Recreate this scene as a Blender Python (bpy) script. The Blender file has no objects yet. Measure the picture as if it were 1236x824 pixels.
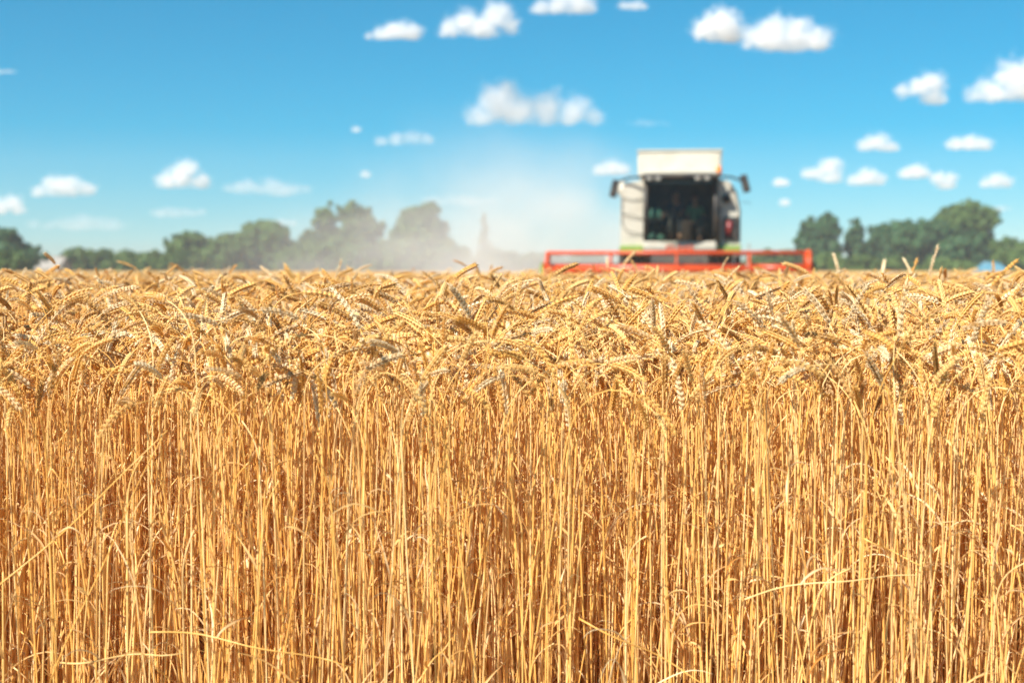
import bpy, bmesh, math, random
import numpy as np
from mathutils import Vector, Matrix, noise as mnoise

random.seed(7)
rng = np.random.default_rng(7)
R = math.radians
C = bpy.context.scene.collection
scene = bpy.context.scene

# ------------------------------------------------------------------ camera
EYE = 1.0                     # eye height, just above the ears
F = 1717.0                    # focal length in photograph pixels (50 mm on a 36 mm wide frame)
HOR = 327.0                   # row of the eye level in the photograph
PITCH = math.atan((412 - HOR) / F)
cam = bpy.data.cameras.new('camera')
cam.lens = 50; cam.sensor_width = 36
cam.clip_start = 0.05; cam.clip_end = 40000
cam.dof.use_dof = True; cam.dof.focus_distance = 3.0; cam.dof.aperture_fstop = 3.6
cam.dof.aperture_blades = 0
cam_o = bpy.data.objects.new('camera', cam); C.objects.link(cam_o)
cam_o.location = (0, 0, EYE); cam_o.rotation_euler = (R(90) - PITCH, 0, 0)
scene.camera = cam_o

# ------------------------------------------------------------------ world, sun, exposure
SUN_EL, SUN_AZ = R(47), R(-136)          # azimuth clockwise from +Y (the view direction)
sun_dir = Vector((math.sin(SUN_AZ) * math.cos(SUN_EL), math.cos(SUN_AZ) * math.cos(SUN_EL), math.sin(SUN_EL)))
w = bpy.data.worlds.new("World"); scene.world = w; w.use_nodes = True
nt = w.node_tree; nt.nodes.clear()
sky = nt.nodes.new('ShaderNodeTexSky'); sky.sky_type = 'NISHITA'; sky.sun_disc = False
sky.sun_elevation = SUN_EL; sky.sun_rotation = SUN_AZ
sky.altitude = 0; sky.air_density = 0.92; sky.dust_density = 0.0; sky.ozone_density = 10.0
hs = nt.nodes.new('ShaderNodeHueSaturation'); hs.inputs['Saturation'].default_value = 1.5; hs.inputs['Hue'].default_value = 0.474
bg = nt.nodes.new('ShaderNodeBackground'); bg.inputs['Strength'].default_value = 0.064
wo = nt.nodes.new('ShaderNodeOutputWorld')
nt.links.new(sky.outputs[0], hs.inputs['Color']); nt.links.new(hs.outputs[0], bg.inputs[0]); nt.links.new(bg.outputs[0], wo.inputs[0])

sun = bpy.data.lights.new('sun', 'SUN'); sun.energy = 5.0; sun.angle = R(0.5); sun.color = (1.0, 0.95, 0.87)
sun_o = bpy.data.objects.new('sun', sun); C.objects.link(sun_o)
sun_o.rotation_euler = (-sun_dir).to_track_quat('-Z', 'Y').to_euler()

vs = scene.view_settings
vs.view_transform = 'Standard'; vs.look = 'None'; vs.exposure = 0.84; vs.gamma = 1.0; vs.use_curve_mapping = False
cy = scene.cycles
cy.max_bounces = 10; cy.diffuse_bounces = 7; cy.glossy_bounces = 3; cy.transmission_bounces = 6
cy.transparent_max_bounces = 12; cy.volume_bounces = 8
cy.volume_max_steps = 96; cy.volume_step_rate = 1.0
cy.use_denoising = True
cy.sample_clamp_indirect = 6.0

# ------------------------------------------------------------------ helpers
def at(px, py, Y):
    """world point seen at photograph pixel (px, py) at depth Y."""
    u, v = (px - 618) / F, (412 - py) / F
    d = Vector((u, math.cos(PITCH) + v * math.sin(PITCH), -math.sin(PITCH) + v * math.cos(PITCH)))
    t = Y / d.y
    return Vector((d.x * t, Y, EYE + d.z * t))

def tag(o, label=None, cat=None, group=None, kind=None):
    if label: o['label'] = label
    if cat: o['category'] = cat
    if group: o['group'] = group
    if kind: o['kind'] = kind
    return o

def empty(name, loc, rz=0.0):
    o = bpy.data.objects.new(name, None); C.objects.link(o)
    o.location = loc; o.rotation_euler = (0, 0, rz); o.empty_display_size = 0.1
    return o

def mesh_obj(name, me, parent=None, col=C):
    o = bpy.data.objects.new(name, me); col.objects.link(o)
    if parent: o.parent = parent
    return o

class MB:
    """collects shapes, builds ONE mesh object."""
    def __init__(s): s.v = []; s.f = []; s.smooth = []
    def add(s, vs, fs, smooth=False):
        b = len(s.v); s.v.extend([tuple(x) for x in vs])
        s.f.extend([tuple(b + i for i in f) for f in fs]); s.smooth.extend([smooth] * len(fs))
        return s
    def box(s, x0, x1, y0, y1, z0, z1, bev=0.0):
        bm = bmesh.new(); bmesh.ops.create_cube(bm, size=1)
        for v in bm.verts: v.co = ((x0 + x1) / 2 + v.co.x * (x1 - x0), (y0 + y1) / 2 + v.co.y * (y1 - y0), (z0 + z1) / 2 + v.co.z * (z1 - z0))
        if bev: bmesh.ops.bevel(bm, geom=bm.edges[:], offset=bev, segments=2, affect='EDGES', profile=0.6)
        s.bm(bm); return s
    def bm(s, bm, smooth=False):
        bm.verts.index_update()
        s.add([v.co.copy() for v in bm.verts], [[v.index for v in f.verts] for f in bm.faces], smooth); bm.free()
    def tube(s, pts, r, sides=8, cap=True):
        pts = [Vector(p) for p in pts]; n = len(pts)
        rs = r if isinstance(r, (list, tuple)) else [r] * n
        vs = []; fs = []
        up = None
        for i, p in enumerate(pts):
            t = (pts[min(i + 1, n - 1)] - pts[max(i - 1, 0)]).normalized()
            if up is None:
                up = Vector((0, 0, 1)) if abs(t.z) < .9 else Vector((1, 0, 0))
            a = (up - t * up.dot(t)).normalized(); b = t.cross(a); up = a
            for k in range(sides):
                q = 2 * math.pi * k / sides
                vs.append(p + (a * math.cos(q) + b * math.sin(q)) * rs[i])
        for i in range(n - 1):
            for k in range(sides):
                k2 = (k + 1) % sides
                fs.append((i * sides + k, i * sides + k2, (i + 1) * sides + k2, (i + 1) * sides + k))
        if cap: fs.append(tuple(range(sides))[::-1]); fs.append(tuple((n - 1) * sides + k for k in range(sides)))
        s.add(vs, fs, True); return s
    def prism(s, outline, y0, y1):
        """outline in the xz plane, extruded from y0 to y1."""
        n = len(outline)
        vs = [(x, y0, z) for x, z in outline] + [(x, y1, z) for x, z in outline]
        fs = [tuple(range(n)), tuple(range(2 * n - 1, n - 1, -1))]
        for i in range(n): j = (i + 1) % n; fs.append((i, i + n, j + n, j))
        s.add(vs, fs); return s
    def prism_x(s, outline, x0, x1):
        """outline in the yz plane, extruded from x0 to x1."""
        n = len(outline)
        vs = [(x0, y, z) for y, z in outline] + [(x1, y, z) for y, z in outline]
        fs = [tuple(range(n)), tuple(range(2 * n - 1, n - 1, -1))]
        for i in range(n): j = (i + 1) % n; fs.append((i, i + n, j + n, j))
        s.add(vs, fs); return s
    def mesh(s, name, m):
        me = bpy.data.meshes.new(name); me.from_pydata(s.v, [], s.f); me.materials.append(m)
        me.polygons.foreach_set('use_smooth', s.smooth)
        bm = bmesh.new(); bm.from_mesh(me); bmesh.ops.recalc_face_normals(bm, faces=bm.faces[:]); bm.to_mesh(me); bm.free()
        me.update(); return me
    def build(s, name, m, parent=None): return mesh_obj(name, s.mesh(name, m), parent)

# ------------------------------------------------------------------ materials
def new_mat(name):
    m = bpy.data.materials.new(name); m.use_nodes = True
    n = m.node_tree; b = n.nodes['Principled BSDF']; return m, n, b
def link(n, a, b): n.links.new(a, b)

def plain(name, col, rough=0.5, metal=0.0, dirt=0.25, dirt_col=(0.30, 0.23, 0.14), scale=3.0, coat=0.0, spec=0.5):
    m, n, b = new_mat(name)
    tc = n.nodes.new('ShaderNodeTexCoord'); nz = n.nodes.new('ShaderNodeTexNoise'); nz.inputs['Scale'].default_value = scale
    nz.inputs['Detail'].default_value = 8; nz.inputs['Roughness'].default_value = .65
    rp = n.nodes.new('ShaderNodeValToRGB'); rp.color_ramp.elements[0].position = .42; rp.color_ramp.elements[1].position = .75
    mx = n.nodes.new('ShaderNodeMix'); mx.data_type = 'RGBA'
    ml = n.nodes.new('ShaderNodeMath'); ml.operation = 'MULTIPLY'; ml.inputs[1].default_value = dirt
    link(n, tc.outputs['Object'], nz.inputs['Vector']); link(n, nz.outputs['Fac'], rp.inputs[0]); link(n, rp.outputs[0], ml.inputs[0])
    link(n, ml.outputs[0], mx.inputs['Factor'])
    mx.inputs['A'].default_value = (*col, 1); mx.inputs['B'].default_value = (*dirt_col, 1)
    link(n, mx.outputs['Result'], b.inputs['Base Color'])
    b.inputs['Roughness'].default_value = rough; b.inputs['Metallic'].default_value = metal
    b.inputs['Coat Weight'].default_value = coat; b.inputs['Specular IOR Level'].default_value = spec
    return m

def straw_mat(name, cols, rough, transl, island=0.25, spots=0.25, spot_col=(0.20, 0.10, 0.04), stretch=(60, 60, 9), spec=0.4):
    m, n, b = new_mat(name)
    oi = n.nodes.new('ShaderNodeObjectInfo'); ge = n.nodes.new('ShaderNodeNewGeometry')
    mi = n.nodes.new('ShaderNodeMix'); mi.data_type = 'FLOAT'; mi.inputs['Factor'].default_value = island
    link(n, oi.outputs['Random'], mi.inputs[2]); link(n, ge.outputs['Random Per Island'], mi.inputs[3])
    rp = n.nodes.new('ShaderNodeValToRGB'); el = rp.color_ramp.elements
    while len(el) < len(cols): el.new(0.5)
    for i, c in enumerate(cols): el[i].position = i / (len(cols) - 1); el[i].color = (*c, 1)
    link(n, mi.outputs[0], rp.inputs[0])
    tc = n.nodes.new('ShaderNodeTexCoord'); mp = n.nodes.new('ShaderNodeMapping'); mp.inputs['Scale'].default_value = stretch
    va = n.nodes.new('ShaderNodeVectorMath'); va.operation = 'SCALE'; va.inputs['Scale'].default_value = 37.0
    cb = n.nodes.new('ShaderNodeCombineXYZ'); link(n, oi.outputs['Random'], cb.inputs[0]); link(n, oi.outputs['Random'], cb.inputs[2])
    link(n, cb.outputs[0], va.inputs[0]); link(n, va.outputs[0], mp.inputs['Location'])
    link(n, tc.outputs['Object'], mp.inputs['Vector'])
    nz = n.nodes.new('ShaderNodeTexNoise'); nz.inputs['Scale'].default_value = 1.0; nz.inputs['Detail'].default_value = 3
    link(n, mp.outputs[0], nz.inputs['Vector'])
    r2 = n.nodes.new('ShaderNodeValToRGB'); r2.color_ramp.elements[0].position = .55; r2.color_ramp.elements[1].position = .8
    link(n, nz.outputs['Fac'], r2.inputs[0])
    ml = n.nodes.new('ShaderNodeMath'); ml.operation = 'MULTIPLY'; ml.inputs[1].default_value = spots; link(n, r2.outputs[0], ml.inputs[0])
    mx = n.nodes.new('ShaderNodeMix'); mx.data_type = 'RGBA'
    link(n, ml.outputs[0], mx.inputs['Factor']); link(n, rp.outputs[0], mx.inputs['A']); mx.inputs['B'].default_value = (*spot_col, 1)
    link(n, mx.outputs['Result'], b.inputs['Base Color']); b.inputs['Roughness'].default_value = rough
    b.inputs['Specular IOR Level'].default_value = spec
    if transl:
        tr = n.nodes.new('ShaderNodeBsdfTranslucent'); link(n, mx.outputs['Result'], tr.inputs[0])
        ms = n.nodes.new('ShaderNodeMixShader'); ms.inputs[0].default_value = transl
        link(n, b.outputs[0], ms.inputs[1]); link(n, tr.outputs[0], ms.inputs[2])
        link(n, ms.outputs[0], n.nodes['Material Output'].inputs[0])
    return m

M = {}
M['stem'] = straw_mat('straw_stem', [(.71, .345, .070), (.87, .49, .130), (.92, .58, .20), (.83, .42, .094), (.95, .68, .31), (.73, .39, .13)], .36, 0, .12, .32, (.45, .18, .03), (90, 90, 10))
M['ear'] = straw_mat('wheat_ear', [(.75, .40, .085), (.90, .565, .160), (.95, .69, .29), (.86, .475, .105), (.97, .84, .55), (.56, .29, .075), (.93, .63, .22)], .42, .24, .12, .18, (.36, .18, .06), (180, 180, 180))
M['leaf'] = straw_mat('dry_leaf', [(.74, .38, .09), (.85, .58, .24), (.56, .25, .05), (.90, .72, .42), (.80, .36, .06)], .5, .3, .2, .4, (.34, .16, .05), (60, 60, 20))

def ground_mat():
    m, n, b = new_mat('field_soil')
    tc = n.nodes.new('ShaderNodeTexCoord'); nz = n.nodes.new('ShaderNodeTexNoise'); nz.inputs['Scale'].default_value = 9; nz.inputs['Detail'].default_value = 10
    n2 = n.nodes.new('ShaderNodeTexNoise'); n2.inputs['Scale'].default_value = .05; n2.inputs['Detail'].default_value = 6
    link(n, tc.outputs['Object'], nz.inputs['Vector']); link(n, tc.outputs['Object'], n2.inputs['Vector'])
    r1 = n.nodes.new('ShaderNodeValToRGB'); r1.color_ramp.elements[0].color = (.10, .065, .04, 1); r1.color_ramp.elements[1].color = (.30, .20, .11, 1)
    r1.color_ramp.elements[0].position = .35; r1.color_ramp.elements[1].position = .7
    link(n, nz.outputs['Fac'], r1.inputs[0])
    mx = n.nodes.new('ShaderNodeMix'); mx.data_type = 'RGBA'; mx.inputs['B'].default_value = (.36, .26, .12, 1)
    link(n, n2.outputs['Fac'], mx.inputs['Factor']); link(n, r1.outputs[0], mx.inputs['A']); link(n, mx.outputs['Result'], b.inputs['Base Color'])
    b.inputs['Roughness'].default_value = .95
    bp = n.nodes.new('ShaderNodeBump'); bp.inputs['Distance'].default_value = .03; link(n, nz.outputs['Fac'], bp.inputs['Height']); link(n, bp.outputs[0], b.inputs['Normal'])
    return m
M['soil'] = ground_mat()

def foliage_mat(name, c0, c1, c2):
    m, n, b = new_mat(name)
    tc = n.nodes.new('ShaderNodeTexCoord'); nz = n.nodes.new('ShaderNodeTexNoise'); nz.inputs['Scale'].default_value = .9; nz.inputs['Detail'].default_value = 3
    ge = n.nodes.new('ShaderNodeNewGeometry')
    mi = n.nodes.new('ShaderNodeMix'); mi.data_type = 'FLOAT'; mi.inputs['Factor'].default_value = .4
    link(n, tc.outputs['Object'], nz.inputs['Vector']); link(n, nz.outputs['Fac'], mi.inputs[2]); link(n, ge.outputs['Random Per Island'], mi.inputs[3])
    rp = n.nodes.new('ShaderNodeValToRGB'); e = rp.color_ramp.elements; e.new(.5)
    e[0].position = .25; e[2].position = .75
    for i, c in enumerate((c0, c1, c2)): e[i].color = (*c, 1)
    link(n, mi.outputs[0], rp.inputs[0]); link(n, rp.outputs[0], b.inputs['Base Color']); b.inputs['Roughness'].default_value = .55
    b.inputs['Specular IOR Level'].default_value = .3
    tr = n.nodes.new('ShaderNodeBsdfTranslucent'); link(n, rp.outputs[0], tr.inputs[0])
    ms = n.nodes.new('ShaderNodeMixShader'); ms.inputs[0].default_value = .22
    link(n, b.outputs[0], ms.inputs[1]); link(n, tr.outputs[0], ms.inputs[2]); link(n, ms.outputs[0], n.nodes['Material Output'].inputs[0])
    return m
M['dark_green'] = foliage_mat('dark_foliage', (.036, .100, .042), (.056, .140, .050), (.085, .175, .056))
M['mid_green'] = foliage_mat('mid_foliage', (.062, .125, .028), (.098, .172, .036), (.140, .215, .050))
M['light_green'] = foliage_mat('light_foliage', (.075, .140, .026), (.110, .185, .038), (.150, .225, .055))
M['bark'] = plain('bark', (.12, .09, .065), .9, 0, .4, (.05, .04, .03))

# ------------------------------------------------------------------ ground
mb = MB()
n_ = 48; rings = [0, 3, 12, 60, 300, 1500, 9000]
vs_ = [(0, 0, 0)]; fs_ = []
for r in rings[1:]:
    for k in range(n_): vs_.append((r * math.cos(2 * math.pi * k / n_), r * math.sin(2 * math.pi * k / n_), 0))
for k in range(n_): fs_.append((0, 1 + k, 1 + (k + 1) % n_))
for i in range(len(rings) - 2):
    for k in range(n_):
        a = 1 + i * n_; fs_.append((a + k, a + n_ + k, a + n_ + (k + 1) % n_, a + (k + 1) % n_))
mb.add(vs_, fs_); g = mb.build('ground', M['soil']); tag(g, kind='structure')
g['label'] = 'bare brown soil under the wheat field'

# ------------------------------------------------------------------ wheat
def frame_path(h, lean, phi_n, phi_e, L, bend_len=0.14, wob=0.006, seed=0):
    """centre line of stem and ear in the local xz plane: points, tangents (stem part, ear part)."""
    rr = random.Random(seed)
    pts = []; p = Vector((0, 0, 0)); s = 0.0; ns = 14
    heights = [h * t for t in np.linspace(0, 1, ns)]
    ph1, ph2 = rr.uniform(0, 6), rr.uniform(0, 6)
    def phi(s_):
        a = lean * (0.4 + 0.6 * s_ / h)
        k = max(0, (s_ - (h - bend_len)) / bend_len)
        return a + (phi_n - a) * (k * k * (3 - 2 * k) if k < 1 else 1)
    seg = list(np.linspace(0, h - bend_len, 8)) + list(np.linspace(h - bend_len, h, 8))[1:]
    stem = [p.copy()]; prev = 0
    for s_ in seg[1:]:
        a = phi((s_ + prev) / 2); ds = s_ - prev
        p = p + Vector((math.sin(a), wob * math.sin(ph1 + s_ * 9) / .06 * .06, math.cos(a))) * ds
        stem.append(p.copy()); prev = s_
    ear = [p.copy()]; ne = 18; tang = []
    for i in range(ne):
        a = phi_n + (phi_e - phi_n) * ((i + .5) / ne)
        t = Vector((math.sin(a), 0, math.cos(a))); tang.append(t)
        p = p + t * (L / ne); ear.append(p.copy())
    tang.append(tang[-1])
    return stem, ear, tang

FL_T = [0, .22, .55, .84, 1.0]; FL_R = [.35, .92, 1.0, .55, .0]
def floret(mb, base, d, side, nrm, length, wid, thick, awn=0.0, sides=5):
    """pointed husk growing from base along d."""
    vs = []; fs = []
    for i in range(4):
        bow = math.sin(math.pi * FL_T[i]) * .10 * length
        c = base + d * (length * FL_T[i]) + nrm * bow
        for k in range(sides):
            q = 2 * math.pi * k / sides
            vs.append(c + side * (math.cos(q) * wid * .5 * FL_R[i]) + nrm * (math.sin(q) * thick * .5 * FL_R[i]))
    vs.append(base + d * (length * (1 + awn))); tip = len(vs) - 1
    for i in range(3):
        for k in range(sides):
            k2 = (k + 1) % sides; fs.append((i * sides + k, i * sides + k2, (i + 1) * sides + k2, (i + 1) * sides + k))
    for k in range(sides): fs.append((3 * sides + k, 3 * sides + (k + 1) % sides, tip))
    mb.add(vs, fs, True)

def ear_mesh(mb, ear, tang, seed, fat=1.0):
    rr = random.Random(seed); roll = rr.uniform(0, math.pi); n = len(ear) - 1
    for i in range(n):
        t = tang[i]; y = Vector((0, 1, 0)); b = t.cross(y)
        u = b * math.cos(roll) + y * math.sin(roll); v = t.cross(u)
        sg = 1 if i % 2 else -1
        sc = fat * (0.72 + 0.28 * math.sin(math.pi * min(1, (i + 2) / n * .9))) * rr.uniform(.92, 1.08)
        p = ear[i]
        if rr.random() < .03: continue
        for off in (-1, 0, 1):
            out = .20 if off else .30
            d = (t + u * sg * out * rr.uniform(.8, 1.2) + v * off * .25 * rr.uniform(.8, 1.2)).normalized()
            sd = d.cross(u * sg).normalized(); nr = sd.cross(d).normalized() * -1
            if nr.dot(u * sg) < 0: nr = -nr
            awn = rr.uniform(.1, .35) if i < n - 4 else rr.uniform(.5, 1.2)
            floret(mb, p + u * sg * .0012 + v * off * .0019, d, sd, nr, .0120 * sc, .0052 * sc, .0042 * sc, awn if rr.random() < .6 else .08)
    floret(mb, ear[-1] - tang[-1] * .004, tang[-1], Vector((0, 1, 0)), tang[-1].cross(Vector((0, 1, 0))), .012 * fat, .0045, .004, .9)
    mb.tube(ear[::3] + [ear[-1]], .0012, 4)

def stem_mesh(mb, stem, seed, r0=.00125, r1=.00072):
    rr = random.Random(seed); n = len(stem)
    rs = []
    for i in range(n):
        t = i / (n - 1); rs.append(r0 + (r1 - r0) * t ** 1.5)
    # leaf sheath: thicker stretch that ends in a small step, and a node
    pts = []; rad = []
    k1, k2 = rr.choice([2, 3]), rr.choice([5, 6])
    for i, p in enumerate(stem):
        pts.append(p); rad.append(rs[i] * (1.28 if i <= k1 or (k1 + 1 < i <= k2) else 1.0))
        if i in (k1, k2) and i + 1 < n:
            q = p.lerp(stem[i + 1], .06); pts.append(q); rad.append(rs[i] * 1.5)
            q = p.lerp(stem[i + 1], .12); pts.append(q); rad.append(rs[i])
    mb.tube(pts, rad, 6, cap=True)

def leaf_mesh(mb, base, az, length, wid, droop, twist, seed, rise=0.9):
    rr = random.Random(seed); n = 9
    p = Vector(base); a = R(90) * rise; vs = []; fs = []
    for i in range(n + 1):
        t = i / n
        wv = wid * (1 - t ** 2.2) * (.55 + .45 * math.sin(math.pi * min(1, t * 1.6 + .2))) + .0004
        d = Vector((math.cos(az) * math.cos(a), math.sin(az) * math.cos(a), math.sin(a)))
        sd = Vector((-math.sin(az), math.cos(az), 0)); up = d.cross(sd)
        tw = twist * t
        s2 = sd * math.cos(tw) + up * math.sin(tw); u2 = up * math.cos(tw) - sd * math.sin(tw)
        vs += [p - s2 * wv * .5 + u2 * wv * .35, p, p + s2 * wv * .5 + u2 * wv * .35]
        p = p + d * (length / n); a -= droop / n * (0.4 + 1.2 * t) * rr.uniform(.6, 1.5); az += rr.uniform(-.25, .25)
    for i in range(n):
        b = i * 3
        fs += [(b, b + 1, b + 4, b + 3), (b + 1, b + 2, b + 5, b + 4)]
    mb.add(vs, fs, True)

BENDS = [('upright', 0, 12, 18), ('slanted', 22, 55, 14), ('level', 55, 100, 12), ('nodding', 80, 150, 12)]
def stalk_recipe(i, kind, rr):
    name, a, b, _ = [x for x in BENDS if x[0] == kind][0]
    h = rr.uniform(.70, .80); L = rr.uniform(.054, .086)
    pn = R(rr.uniform(a, a + 18)); pe = pn + R(rr.uniform(.35, 1.0) * (b - a) * .6 + rr.uniform(3, 12))
    if kind in ('level', 'nodding'): h += .07
    if kind == 'upright': h -= .03
    return dict(h=h, lean=R(rr.uniform(0, 5)), pn=pn, pe=pe, L=L, bl=rr.uniform(.09, .2), fat=rr.uniform(.54, .76), seed=i)

def stalk_parts(rc):
    """returns MBs: stem, ear, leaves."""
    stem, ear, tang = frame_path(rc['h'], rc['lean'], rc['pn'], rc['pe'], rc['L'], rc['bl'], seed=rc['seed'])
    s = MB(); stem_mesh(s, stem, rc['seed'])
    e = MB(); ear_mesh(e, ear, tang, rc['seed'], rc['fat'])
    rr = random.Random(rc['seed'] + 900); lv = []
    for k in range(rr.choice([1, 2, 2, 3, 4])):
        i = rr.choice([1, 2, 3, 4, 5]); b = stem[i].lerp(stem[i + 1], rr.random())
        m = MB(); leaf_mesh(m, b, rr.uniform(0, 6.28), rr.choice([rr.uniform(.02, .06), rr.uniform(.05, .16)]), rr.uniform(.0022, .0058), R(rr.uniform(40, 190)), rr.uniform(-3, 3), rr.random(), rr.uniform(.45, .95))
        lv.append(m)
    return s, e, lv, ear[-1]

protos = []          # (kind, stem mesh, ear mesh, [leaf meshes], recipe)
rr0 = random.Random(3)
kinds = ['upright'] * 5 + ['slanted'] * 8 + ['level'] * 8 + ['nodding'] * 5
variants = []; tip_z = []
def joined(mbs_mats, name):
    me = bpy.data.meshes.new(name); v = []; f = []; sm = []; mi = []
    mats = []
    for mb_, m_ in mbs_mats:
        if m_ not in mats: mats.append(m_)
        b = len(v); v += mb_.v; f += [tuple(b + i for i in q) for q in mb_.f]; sm += mb_.smooth; mi += [mats.index(m_)] * len(mb_.f)
    me.from_pydata(v, [], f)
    for m_ in mats: me.materials.append(m_)
    me.polygons.foreach_set('use_smooth', sm); me.polygons.foreach_set('material_index', mi); me.update()
    return me
for i, k in enumerate(kinds):
    rc = stalk_recipe(i * 17 + 5, k, rr0)
    s, e, lv, tip = stalk_parts(rc)
    protos.append((k, s.mesh('stem', M['stem']), e.mesh('ear', M['ear']), [l.mesh('leaf', M['leaf']) for l in lv], rc))
    variants.append(joined([(s, M['stem']), (e, M['ear'])] + [(l, M['leaf']) for l in lv], 'wheat_stalk_mesh'))
    tip_z.append(max(v_[2] for v_ in e.v))
# leafy straw variants without an ear: broken stalks and dead leaves low down
for i in range(10):
    s = MB(); rr = random.Random(50 + i)
    hh = rr.uniform(.45, .76) if i > 2 else rr.uniform(.2, .35)
    stem, ear, tang = frame_path(hh, R(rr.uniform(1, 9)), R(rr.uniform(5, 70)), R(90), .05, .1, seed=i)
    stem_mesh(s, stem, 60 + i, .0015, .0012); lv = MB()
    for k in range(2): leaf_mesh(lv, stem[rr.choice([2, 4, 6])], rr.uniform(0, 6.28), rr.uniform(.08, .20), rr.uniform(.003, .006), R(rr.uniform(60, 220)), rr.uniform(-4, 4), rr.random(), .8)
    variants.append(joined([(s, M['stem']), (lv, M['leaf'])], 'broken_straw_mesh'))
NV = len(variants); NEAR = len(kinds)

def simple_ear(mb, base, az, pn, pe, L, stemlen, rad):
    """cheaper stalk for far patches: the top of the stem and a knobbly ear."""
    p = Vector(base); pts = []; dirv = Vector((math.cos(az), math.sin(az), 0))
    st = [p - Vector((0, 0, stemlen)), p - Vector((0, 0, .06))]
    q = p.copy(); st.append(q)
    ear = []; a = pn; n = 8
    q = q + (dirv * math.sin(pn * .5) + Vector((0, 0, math.cos(pn * .5)))) * .04; st.append(q.copy())
    for i in range(n + 1):
        ear.append(q.copy()); a = pn + (pe - pn) * i / n
        q = q + (dirv * math.sin(a) + Vector((0, 0, math.cos(a)))) * (L / n)
    mb[0].tube(st, .0016, 4, False)
    rads = [rad * (.4 if i == 0 else .25 if i == n else (1.15 if i % 2 else .85)) for i in range(n + 1)]
    mb[1].tube(ear, rads, 6)
patches = []
for i in range(6):
    rr = random.Random(200 + i); s = MB(); e = MB()
    for k in range(230):
        kd = rr.choice(kinds); _, a, b, _ = [x for x in BENDS if x[0] == kd][0]
        pn = R(rr.uniform(a, a + 18)); pe = pn + R((b - a) * .5 + 10)
        simple_ear((s, e), (rr.uniform(-.6, .6), rr.uniform(-.6, .6), rr.gauss(.745, .035)), rr.uniform(0, 6.28), pn, pe, rr.uniform(.07, .095), .45, rr.uniform(.0052, .0068))
    patches.append(joined([(s, M['stem']), (e, M['ear'])], 'wheat_patch_mesh'))

# combine footprint (no standing wheat where it is and behind its header)
CMB_Y, CMB_X = 38.2, 4.49
CMB_ROT = -math.atan2(CMB_X, CMB_Y)
def in_cut(x, y):
    dx, dy = x - CMB_X, y - CMB_Y
    c, s_ = math.cos(-CMB_ROT), math.sin(-CMB_ROT)
    lx, ly = dx * c - dy * s_, dx * s_ + dy * c
    return (np.abs(lx) < 3.45) & (ly > -2.9)

FRONT = 2.42
def clump(x, y):     # gentle height and lean variation over the field
    return np.sin(x * 2.1 + .6 * np.sin(y * 1.7)) * .5 + np.sin(x * 5.3 + y * 3.1 + 1) * .3 + np.sin(x * .7 - y * .9) * .4

pts = []   # x, y, rx, ry, rz, s, sz, vid
def scatter(y0, y1, dens, margin, low=0.0):
    hw1 = .36 * y1 + margin
    n = int((y1 - y0) * 2 * hw1 * dens)
    x = rng.uniform(-hw1, hw1, n); y = rng.uniform(y0, y1, n)
    k = np.abs(x) < .36 * y + margin
    return x[k], y[k]
near_sets = []
STRIP = 2.66        # the strip whose stalks inside the picture are objects of their own
front_xy = []
for (y0, y1, dens, mg) in ((FRONT, STRIP, 1250, 1.2), (STRIP, 3.5, 1650, 1.2), (3.5, 4.2, 1100, 1.2), (4.2, 7, 560, 1.4), (7, 12, 340, 1.6), (12, 22, 200, 2)):
    x, y = scatter(y0, y1, dens, mg)
    # uneven front edge
    y = np.where(y < STRIP + .2, y + .04 * np.sin(x * 6) + rng.uniform(-.03, .03, len(y)), y)
    n = len(x)
    ang = rng.uniform(0, 2 * np.pi, n)
    cl = clump(x, y)
    tilt = np.abs(rng.normal(0, R(4.2), n)); ta = rng.uniform(0, 2 * np.pi, n)
    odd = rng.random(n) < .05; tilt = np.where(odd, rng.uniform(R(8), R(24), n), tilt)
    sz = 1.06 + .042 * np.clip((y - 2.5) / 2.0, 0, 1) - .05 * np.clip((y - 7) / 6, 0, 1) + .020 * cl + rng.normal(0, .055, n)
    vid = rng.integers(0, NEAR, n)
    br = rng.random(n) < (.28 if y0 < 4 else .12); vid = np.where(br, rng.integers(NEAR, NV, n), vid)
    tz = np.array(tip_z + [.7] * (NV - NEAR))[vid]
    sz = sz + .03 * np.clip((y - 3.2) / 1.5, 0, 1) * (y < 12)
    sz = np.where((y < 3.4) & (vid < NEAR), np.maximum(sz, (.79 + rng.uniform(0, .10, n)) / tz), sz)
    sz = np.minimum(sz, (.962 + np.abs(rng.normal(0, .042, n)) * np.clip((y - 2) / 2, .3, 1)) / tz)      # an even top line
    rec = np.stack([x, y, tilt * np.cos(ta), tilt * np.sin(ta), ang, rng.uniform(.92, 1.1, n), sz, vid], 1)
    if y0 == FRONT:
        inside = (np.abs(x) < .36 * y + .03) & ~br
        cand = rec[inside]; cand = cand[np.argsort(cand[:, 1])]
        front_xy = cand[:285]
        rest = np.concatenate([rec[~inside], cand[285:]]); near_sets.append(rest)
    else: near_sets.append(rec)
near = np.concatenate(near_sets)
far = []
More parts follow.
